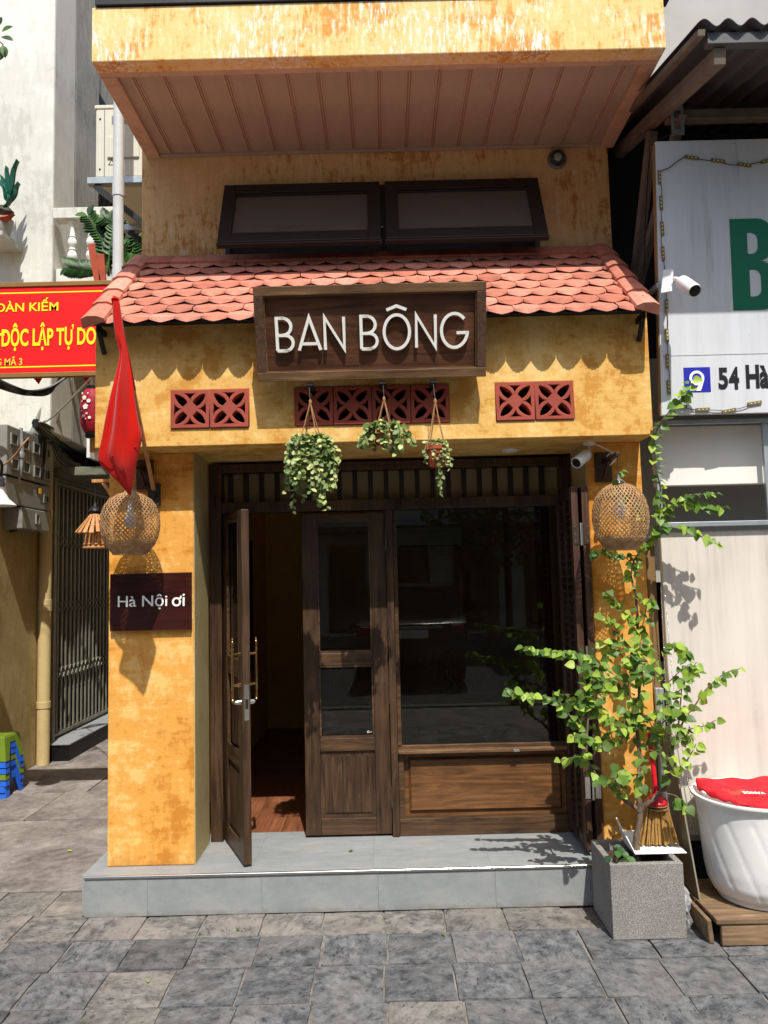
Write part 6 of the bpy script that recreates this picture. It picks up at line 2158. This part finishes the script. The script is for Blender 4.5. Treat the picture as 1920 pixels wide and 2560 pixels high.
for i in range(24):
    y = 7.68 + i * .104
    MB().box(-3.276, -3.262, y - .012, y + .012, .225, 2.655).build('bar', 'gate_metal', gt, bevel=.003)
    MB().box(-3.290, -3.279, y + .045, y + .063, .225, 2.655).build('bar', 'gate_metal', gt, bevel=.003)
for i in range(23):
    y = 7.68 + i * .104
    for z in (.8, 1.45, 2.1):
        MB().bar((-3.256, y + .01, z - .05), (-3.256, y + .094, z + .05), .004, .010, (1, 0, 0)).bar((-3.252, y + .01, z + .05), (-3.252, y + .094, z - .05), .004, .010, (1, 0, 0)).build('scissor_link', 'gate_metal', gt)
tag(MB().tube([(-3.30, 10.23, .02), (-3.05, 10.23, .9)], .01, 6).build('prop_stick', 'wood_old', None), 'thin stick leaning at the far end of the folding gate', 'stick')

def meter_box(label, Y0, Y1, z0, z1, dep, wins, mat='meter_grey'):
    t = thing('meter_box', label, 'meter box', (AXW + .001, Y0, z0), 'electricity meter boxes on the alley wall')
    MB().box(AXW + .001, AXW + dep, Y0, Y1, z0, z1).build('casing', mat, t, bevel=.008)
    for (a, b, c, d) in wins:
        y0, y1 = Y0 + (Y1 - Y0) * a, Y0 + (Y1 - Y0) * b
        q0, q1 = z0 + (z1 - z0) * c, z0 + (z1 - z0) * d
        f = MB()
        x0, x1 = AXW + dep + .0005, AXW + dep + .014
        f.box(x0, x1, y0, y0 + .012, q0, q1)
        f.box(x0, x1, y1 - .012, y1, q0, q1)
        f.box(x0, x1, y0 + .0125, y1 - .0125, q0, q0 + .012)
        f.box(x0, x1, y0 + .0125, y1 - .0125, q1 - .012, q1)
        fo_ = f.build('window_frame', mat, t)
        MB().box(x0, x0 + .004, y0 + .0125, y1 - .0125, q0 + .0125, q1 - .0125).build('meter_glass', 'meter_dark', fo_)
    return t
rowsw = [(.06, .20, .62, .86), (.30, .44, .60, .84), (.54, .68, .60, .84), (.78, .92, .58, .82), (.08, .22, .12, .36), (.32, .46, .12, .36), (.56, .70, .10, .34), (.80, .94, .10, .34)]
mb1 = meter_box('wide grey meter box with eight small windows on the alley wall', 6.35, 7.22, 2.60, 3.02, .16, rowsw)
mb2 = meter_box('long blank faced grey meter box below the wide one', 6.35, 7.20, 2.36, 2.585, .15, [(.84, .96, .3, .62)])
mb3 = meter_box('narrow grey box with a single window under the other meter boxes', 6.62, 7.16, 2.16, 2.345, .17, [(.45, .58, .3, .8)])
MB().box(AXW + .1605, AXW + .163, 6.95, 7.0, 2.50, 2.55).build('red_label', 'print_gold', mb2)
jb = thing('junction_box', 'pale grey junction box with ribbed side above the meter boxes', 'junction box', (AXW + .1, 6.9, 3.05))
a, b = P(48, 985, Y=6.75), P(90, 1070, Y=6.75)
m = MB().box(-.07, .07, -.10, .10, -.15, .15)
m.xf(Matrix.Translation(Vector((-3.13, 7.0, 3.16))) @ Euler((R(-14), R(8), R(-38))).to_matrix().to_4x4())
m.build('casing', 'meter_grey', jb, bevel=.02)
for i in range(5):
    m = MB().box(-.074, -.0705, -.08, .08, -.12 + i * .05, -.10 + i * .05)
    m.xf(Matrix.Translation(Vector((-3.13, 7.0, 3.16))) @ Euler((R(-14), R(8), R(-38))).to_matrix().to_4x4())
    m.build('rib', 'white_plastic', jb)
cd = thing('conduit', 'shiny grey conduit running down past the meter boxes', 'pipe', (-3.1, 6.8, 2.1))
MB().tube(spline([P(52, 1070, Y=6.6), P(54, 1130, Y=6.6), P(52, 1170, Y=6.6), P(44, 1215, Y=6.6), P(42, 1260, Y=6.6)], 5), .017, 8).build('pipe', 'galvanised', cd, smooth=True)
MB().lathe([(.03, 0), (.034, .03), (.03, .05)], P(52, 1145, Y=6.6), 10).build('joint', 'galvanised', cd, smooth=True)
random.seed(9)
def cable(label, pts, r, mat='cable', group='cables over the alley'):
    o = MB().tube(spline([P(u, v, Y=y) for u, v, y in pts], 7), r, 6).build('cable', mat, None, smooth=True)
    return tag(o, label, 'cable', group)
for k in range(6):
    cable('black cable sagging below the red banner', [(-30, 935 + k * 5, 6.0), (30, 965 + k * 3, 6.0 + k * .02), (75, 978 + k * 2, 6.1), (125, 968 + k * 3, 6.2 + k * .03), (178 - k * 5, 935, 6.3)], .012 - .001 * k)
for k in range(14):
    dx, dy = random.uniform(-9, 9), random.uniform(-14, 14)
    cable('black cable in the thick bundle slanting down the alley', [(88 + dx * .5, 1058 + dy * .6, 6.6), (118 + dx, 1080 + dy, 6.9), (165 + dx, 1110 + dy, 7.6), (205 + dx, 1142 + dy, 8.2), (250 + dx * .5, 1175 + dy, 8.8)], .016)
for k in range(5):
    cable('black cable coiled under the meter boxes', [(-25, 1330 - k * 4, 6.7), (20, 1328 - k * 3, 6.75 + .02 * k), (52, 1318 - k * 4, 6.8), (72, 1292 - k * 3, 6.85), (78, 1262, 6.9)], .017)
for k in range(7):
    dx = random.uniform(-14, 14)
    cable('black cable dropping beside the alley pipe', [(108 + dx * .3, 1065, 6.9), (104 + dx, 1110, 6.95), (100 + dx, 1160, 7.0), (92 + dx * .6, 1215, 7.0), (80, 1265, 7.0)], .014)
for k in range(3):
    cable('thin loose cable looping under the bundle', [(128 + 6 * k, 1105, 7.0), (140 + 8 * k, 1140, 7.1), (160 + 6 * k, 1162 - 5 * k, 7.2), (200, 1160 + 3 * k, 7.4)], .006)
cable('pale stiff cable reaching up to the red banner', [(98, 1054, 6.4), (118, 1052, 6.3), (150, 1025, 5.9), (185, 990, 5.4), (232, 940, 4.86)], .008, 'cable_pale', None)
cable('thin pale wire hanging beside the alley window', [(152, 1045, 7.2), (155, 1058, 7.2), (154, 1085, 7.2)], .007, 'cable_pale', None)
cable('twisted brown wire in front of the meter boxes', [(-10, 1170, 5.6), (15, 1158, 5.6), (40, 1135, 5.6), (58, 1110, 5.6), (72, 1095, 5.7)], .007, 'rope', None)

# white enamel lamp at the picture's edge
el_ = thing('enamel_lamp', 'white enamel lamp with flared shade beside the meter boxes', 'lamp', P(6, 1245, Y=5.2))
lc = P(2, 1265, Y=5.2)
MB().lathe([(.098, lc.z), (.100, lc.z + .004), (.082, lc.z + .022), (.050, lc.z + .050), (.036, lc.z + .085), (.030, lc.z + .12), (.014, lc.z + .135)], Vector((lc.x, lc.y, 0)), 28, cap=False).build('shade', 'white_pot', el_, smooth=True, sharp=60)
MB().lathe([(.022, lc.z + .13), (.026, lc.z + .15), (.020, lc.z + .17), (.024, lc.z + .185), (.012, lc.z + .20)], Vector((lc.x, lc.y, 0)), 14).build('socket', 'cap_grey', el_, smooth=True)
MB().tube(spline([Vector((lc.x, lc.y, lc.z + .2)), Vector((lc.x - .02, lc.y, lc.z + .32)), Vector((lc.x - .25, lc.y, lc.z + .40)), Vector((-3.29, lc.y + .1, lc.z + .30))], 6), .010, 8).build('arm', 'dark_metal', el_, smooth=True)

# stack of low plastic stools
random.seed(2)
for i in range(7):
    z = .0 + i * .052
    blue = i in (0, 1, 2, 4, 5)
    nm = ['lowest blue stool of the stack by the alley wall', 'second blue stool from the ground in the alley stack', 'third blue stool from the ground in the alley stack', 'green stool in the middle of the alley stack', 'fifth blue stool from the ground in the alley stack', 'sixth blue stool from the ground in the alley stack', 'green plastic stool on top of the stack by the alley wall'][i]
    t = thing('plastic_stool', nm, 'stool', (-3.155 + random.uniform(-.004, .004), 6.34, z * .92), 'stacked plastic stools in the alley')
    t.rotation_euler = (0, 0, R(-4 + random.uniform(-1, 1)))
    mt = 'stool_blue' if blue else 'stool_green'
    def bx2(nm_, pts):
        link(nm_, MB().hexa([Vector(q) for q in pts]).mesh(nm_, mt), t)
    s0, s1, h = .108, .134, .19
    bx2('seat', [(-s0, -s0, h - .018), (s0, -s0, h - .018), (s0, s0, h - .018), (-s0, s0, h - .018), (-s0 + .008, -s0 + .008, h), (s0 - .008, -s0 + .008, h), (s0 - .008, s0 - .008, h), (-s0 + .008, s0 - .008, h)])
    for sx in (-1, 1):
        for sy in (-1, 1):
            a0, a1, w_ = s1, s0, .052
            bx2('leg', [(sx * a0, sy * a0, 0), (sx * (a0 - w_), sy * a0, 0), (sx * (a0 - w_), sy * (a0 - .012), 0), (sx * a0, sy * (a0 - .012), 0), (sx * a1, sy * a1, h - .02), (sx * (a1 - w_ * 1.5), sy * a1, h - .02), (sx * (a1 - w_ * 1.5), sy * (a1 - .012), h - .02), (sx * a1, sy * (a1 - .012), h - .02)])
            bx2('leg_flange', [(sx * a0, sy * (a0 - .0125), 0), (sx * (a0 - .012), sy * (a0 - .0125), 0), (sx * (a0 - .012), sy * (a0 - w_), 0), (sx * a0, sy * (a0 - w_), 0), (sx * a1, sy * (a1 - .0125), h - .02), (sx * (a1 - .012), sy * (a1 - .0125), h - .02), (sx * (a1 - .012), sy * (a1 - w_ * 1.5), h - .02), (sx * a1, sy * (a1 - w_ * 1.5), h - .02)])
    for sy in (-1, 1):
        bx2('apron', [(-s0 - .006, sy * (s0 + .004), h - .06), (s0 + .006, sy * (s0 + .004), h - .06), (s0 + .006, sy * (s0 - .008), h - .06), (-s0 - .006, sy * (s0 - .008), h - .06), (-s0, sy * s0, h - .019), (s0, sy * s0, h - .019), (s0, sy * (s0 - .012), h - .019), (-s0, sy * (s0 - .012), h - .019)])
        bx2('apron', [(sy * (s0 + .004), -s0 + .013, h - .06), (sy * (s0 + .004), s0 - .013, h - .06), (sy * (s0 - .008), s0 - .013, h - .06), (sy * (s0 - .008), -s0 + .013, h - .06), (sy * s0, -s0 + .013, h - .019), (sy * s0, s0 - .013, h - .019), (sy * (s0 - .012), s0 - .013, h - .019), (sy * (s0 - .012), -s0 + .013, h - .019)])

# glazed ornament in a pot on the left house's front
orn = thing('ceramic_ornament', 'green glazed ceramic leaf ornament in a pot on the cream wall', 'ornament', P(10, 585, Y=6.6))
def blade(pts, w, mat, y, nm='leaf'):
    path = spline([P(u, v, Y=y) for u, v in pts], 6)
    n = len(path)
    m = MB()
    for i, p in enumerate(path):
        f = i / (n - 1)
        tg = (path[min(i + 1, n - 1)] - path[max(i - 1, 0)]).normalized()
        sd = tg.cross(Vector((0, -1, 0))).normalized()
        ww = w * (math.sin(math.pi * min(.96, .12 + f * .86)) ** .8)
        m.v += [p - sd * ww, p + Vector((0, -.035, 0)), p + sd * ww, p + Vector((0, .02, 0))]
    for i in range(n - 1):
        for q in range(4):
            m.f.append((i * 4 + q, i * 4 + (q + 1) % 4, (i + 1) * 4 + (q + 1) % 4, (i + 1) * 4 + q))
    m.f += [(3, 2, 1, 0), tuple((n - 1) * 4 + q for q in range(4))]
    m.build(nm, mat, orn, smooth=True, sharp=50)
for pts, w in (([(18, 500), (26, 465), (32, 430), (45, 402)], .032), ([(16, 500), (18, 460), (16, 435), (18, 418)], .026), ([(14, 500), (10, 470), (6, 450), (4, 440)], .024), ([(20, 510), (34, 490), (40, 470), (48, 458)], .026), ([(-20, 452), (0, 455), (16, 475), (22, 505), (12, 520)], .03)):
    blade(pts, w * .7, 'ceramic_green', 6.6)
    blade([(u + 1.5, v + 1) for u, v in pts], w * .92, 'ceramic_dark', 6.64, 'leaf_edge')
blade([(-30, 540), (0, 525), (20, 530), (34, 532)], .05, 'ceramic_dark', 6.6, 'base_scroll')
blade([(-30, 552), (0, 548), (20, 545), (36, 536)], .035, 'terracotta', 6.58, 'base_scroll')
pc = P(-2, 575, Y=6.66)
MB().lathe([(.06, pc.z - .07), (.09, pc.z - .04), (.115, pc.z + .03), (.12, pc.z + .09), (.105, pc.z + .092)], Vector((pc.x, pc.y, 0)), 20).build('pot', 'wall_grey', orn, smooth=True)
MB().box(pc.x - .14, pc.x + .10, 6.52, 6.9, pc.z - .11, pc.z - .071).build('shelf', 'wall_grey', orn)

# leafy twig reaching in from the street tree
tw = thing('tree_twig', 'few green leaves on a twig against the cream wall', 'twig', P(-30, 90, Y=4.6))
tm_, tt = MB(), []
tp = spline([Vector((-5.2, 4.3, 5.9)), Vector((-3.9, 4.5, 5.4)), P(-80, 40, Y=4.6), P(-30, 85, Y=4.6), P(0, 105, Y=4.6), P(8, 112, Y=4.6)], 5)
for (u, v, a, s_) in ((2, 92, -.3, .085), (4, 80, .5, .08), (6, 112, -1.3, .09), (12, 120, -1.9, .085), (-8, 70, 1.2, .08), (-20, 100, -2, .09), (-4, 125, -1.6, .08)):
    leaf_geo(tm_, tt, P(u, v, Y=4.59), Vector((math.cos(a), -.1, math.sin(a))), Vector((.2, -1, .5)), s_, .8)
leaf_mass('leaf_spray', 'leaf_tree', tm_, tt, tw)
MB().tube(tp, .004, 5).build('stem', 'bark', tw)

# ------------------------------------------------------------------ the other side of the street, behind the camera (seen in the panes)
random.seed(31)
opp = [(-19, -13.2, 11, 'facade_a'), (-13, -7.6, 9.5, 'facade_b'), (-7.4, -2.2, 12, 'facade_a'), (-2.0, 3.4, 10, 'facade_b'), (3.6, 9.2, 12.5, 'facade_a'), (9.4, 16, 10, 'facade_b')]
words = ['pale four storey house across the street at the far bend', 'low grey house across the street next to the far one', 'tall beige house across the street with open shopfront', 'grey house across the street facing the yellow shop', 'tallest beige house across the street beside the trees', 'plain grey house closing the row across the street']
for (x0, x1, hh, mt), lab in zip(opp, words):
    t = thing('street_house', lab, 'building', ((x0 + x1) / 2, -14, -.13), 'houses across the street')
    MB().box(x0, x1, -20, -13.0, -.128, hh).build('wall', mt, t)
    n = 3
    for fl_ in range(int(hh // 3.2)):
        for i in range(n):
            w_ = (x1 - x0) / n
            a = x0 + w_ * i + w_ * .2
            zz0 = .1 + fl_ * 3.2 + (0 if fl_ == 0 else .8)
            fo_ = MB().box(a, a + w_ * .6, -12.999, -12.95, zz0, zz0 + (2.5 if fl_ == 0 else 1.5)).build('door' if fl_ == 0 else 'window', 'wood_dark_z', t)
            MB().box(a + .1, a + w_ * .6 - .1, -12.949, -12.94, zz0 + .1, zz0 + (2.4 if fl_ == 0 else 1.4)).build('pane', 'glass_grey', fo_)
    MB().box(x0 + .1, x1 - .1, -12.99, -11.9, 2.9, 3.05).build('awning', 'tin_roof', t)
fw_ = structure(MB().box(-30, 30, -13.0, -9.6, -.128, .0).build('far_pavement', 'mortar'))
for tx_, ty_, lab in ((2.6, -9.9, 'street tree with broad leafy crown facing the shop window'), (-6.5, -10.1, 'street tree across the road beside the low grey house')):
    t = thing('street_tree', lab, 'tree', (tx_, ty_, 0), 'trees across the street')
    MB().tube([(tx_, ty_, 0), (tx_ + .05, ty_, 1.8), (tx_ - .1, ty_ + .1, 2.6), (tx_, ty_ + .2, 3.6)], [.16, .13, .10, .05], 10).build('trunk', 'bark', t, smooth=True)
    for q in range(5):
        a = q * 1.3
        MB().tube([(tx_ - .05, ty_ + .1, 1.8 + .25 * q), (tx_ + 1.1 * math.cos(a), ty_ + 1.0 * math.sin(a), 2.7 + .3 * q)], [.06, .02], 6).build('limb', 'bark', t)
    cm2, ct = MB(), []
    for q in range(1500):
        a, b, r = random.uniform(0, 6.28), random.uniform(-1, 1), random.random() ** .4
        p = Vector((tx_ + 1.7 * r * math.cos(a) * math.sqrt(1 - b * b), ty_ + 1.5 * r * math.sin(a) * math.sqrt(1 - b * b), 3.1 + 1.4 * r * b))
        if math.sin(p.x * 3.1) * math.sin(p.z * 2.7 + 1) * math.sin(p.y * 2.9) > .35:
            continue
        leaf_geo(cm2, ct, p, Vector((random.uniform(-1, 1), random.uniform(-1, 1), random.uniform(-1, .3))), Vector((random.uniform(-1, 1), random.uniform(-1, 1), 1)), random.uniform(.10, .20))
    leaf_mass('crown', 'leaf_tree', cm2, ct, t)

# parked car with its tail to the shop, seen only in the panes
car = thing('parked_car', 'dark parked car across the road with its tail towards the shop', 'car', (0.4, -5.2, -.13))
cx, cy, gz = .4, -3.4, -.13
side = [(0, .45), (.02, .85), (.10, 1.02), (.28, 1.12), (.55, 1.62), (.85, 1.68), (2.0, 1.66), (2.75, 1.10), (3.9, .95), (4.25, .75), (4.3, .40), (4.0, .28), (.3, .28)]
m = MB()
n = len(side)
for x, k in ((-.9, 0), (-.84, 1), (.84, 1), (.9, 0)):
    for (b, h) in side:
        tuck = max(0, h - 1.05) * .28
        xx = x - math.copysign(tuck, x)
        m.v.append(Vector((cx + xx, cy - b - (0 if k else .03), gz + h)))
for q in range(3):
    m.f += [(q * n + i, q * n + (i + 1) % n, (q + 1) * n + (i + 1) % n, (q + 1) * n + i) for i in range(n)]
m.f += [tuple(range(n)), tuple(3 * n + i for i in reversed(range(n)))]
m.build('body', 'car_paint', car, smooth=True, sharp=30)
m = MB().hexa([(cx - .66, cy - .245, gz + 1.15), (cx + .66, cy - .245, gz + 1.15), (cx + .66, cy - .32, gz + 1.15), (cx - .66, cy - .32, gz + 1.15), (cx - .56, cy - .475, gz + 1.58), (cx + .56, cy - .475, gz + 1.58), (cx + .56, cy - .6, gz + 1.58), (cx - .56, cy - .6, gz + 1.58)])
m.build('rear_window', 'meter_dark', car)
for sx in (-1, 1):
    MB().box(cx + sx * .74 - .1, cx + sx * .74 + .1, cy - .06, cy + .012, gz + .86, gz + 1.0).build('tail_light', 'lantern_red', car, bevel=.02)
    for yy in (cy - .85, cy - 3.45):
        w_ = MB().lathe([(.20, -.10), (.31, -.10), (.33, -.06), (.33, .06), (.31, .10), (.20, .10)], (cx + sx * .80, yy, gz + .332), 24, 'X').build('wheel', 'black', car, smooth=True)
        MB().lathe([(.0, -.105), (.19, -.105), (.19, .105), (.0, .105)], (cx + sx * .80, yy, gz + .332), 16, 'X', cap=False).build('rim', 'galvanised', w_)
MB().box(cx - .26, cx + .26, cy - .03, cy + .022, gz + .80, gz + .93).build('number_plate', 'white_plastic', car, bevel=.004)
MB().box(cx - .5, cx + .5, cy - .03, cy + .020, gz + .955, gz + .985).build('chrome_strip', 'steel', car)
MB().box(cx - .88, cx + .88, cy - .05, cy + .05, gz + .42, gz + .58).build('bumper', 'car_paint', car, bevel=.03)

# leaves and scraps dropped on the ground
random.seed(77)
for k, (u, v, zz_) in enumerate(((593, 2322, .004), (368, 2451, .004), (884, 2128, STEP + .002), (1230, 2082, STEP + .002), (166, 2130, .004), (1105, 2335, .004))):
    p = P(u, v, Z=zz_)
    m_, t_ = MB(), []
    a = random.uniform(0, 6.28)
    leaf_geo(m_, t_, (0, 0, 0), (math.cos(a), math.sin(a), 0), (0, 0, 1), random.uniform(.02, .034), .8, .3)
    me = bpy.data.meshes.new('fallen_leaf')
    me.from_pydata([(q.x, q.y, q.z + .004) for q in m_.v], [], m_.f)
    me.materials.append(MATS['leaf_vine'])
    o = link('fallen_leaf', me, None, loc=(p.x, p.y, zz_))
    tag(o, 'small fallen green leaf lying on the ' + ('grey doorstep' if zz_ > .1 else 'paving'), 'leaf', 'fallen leaves')

end = thing('alley_end_house', 'plain cream house wall closing the far end of the alley', 'building', (-2.4, 13.2, 0))
MB().box(-4.2, 1.6, 13.1, 13.6, 0, 9).build('wall', 'plaster_alley', end)
MB().box(-2.9, -2.0, 13.06, 13.099, .02, 2.2).build('door', 'wood_dark_z', end)
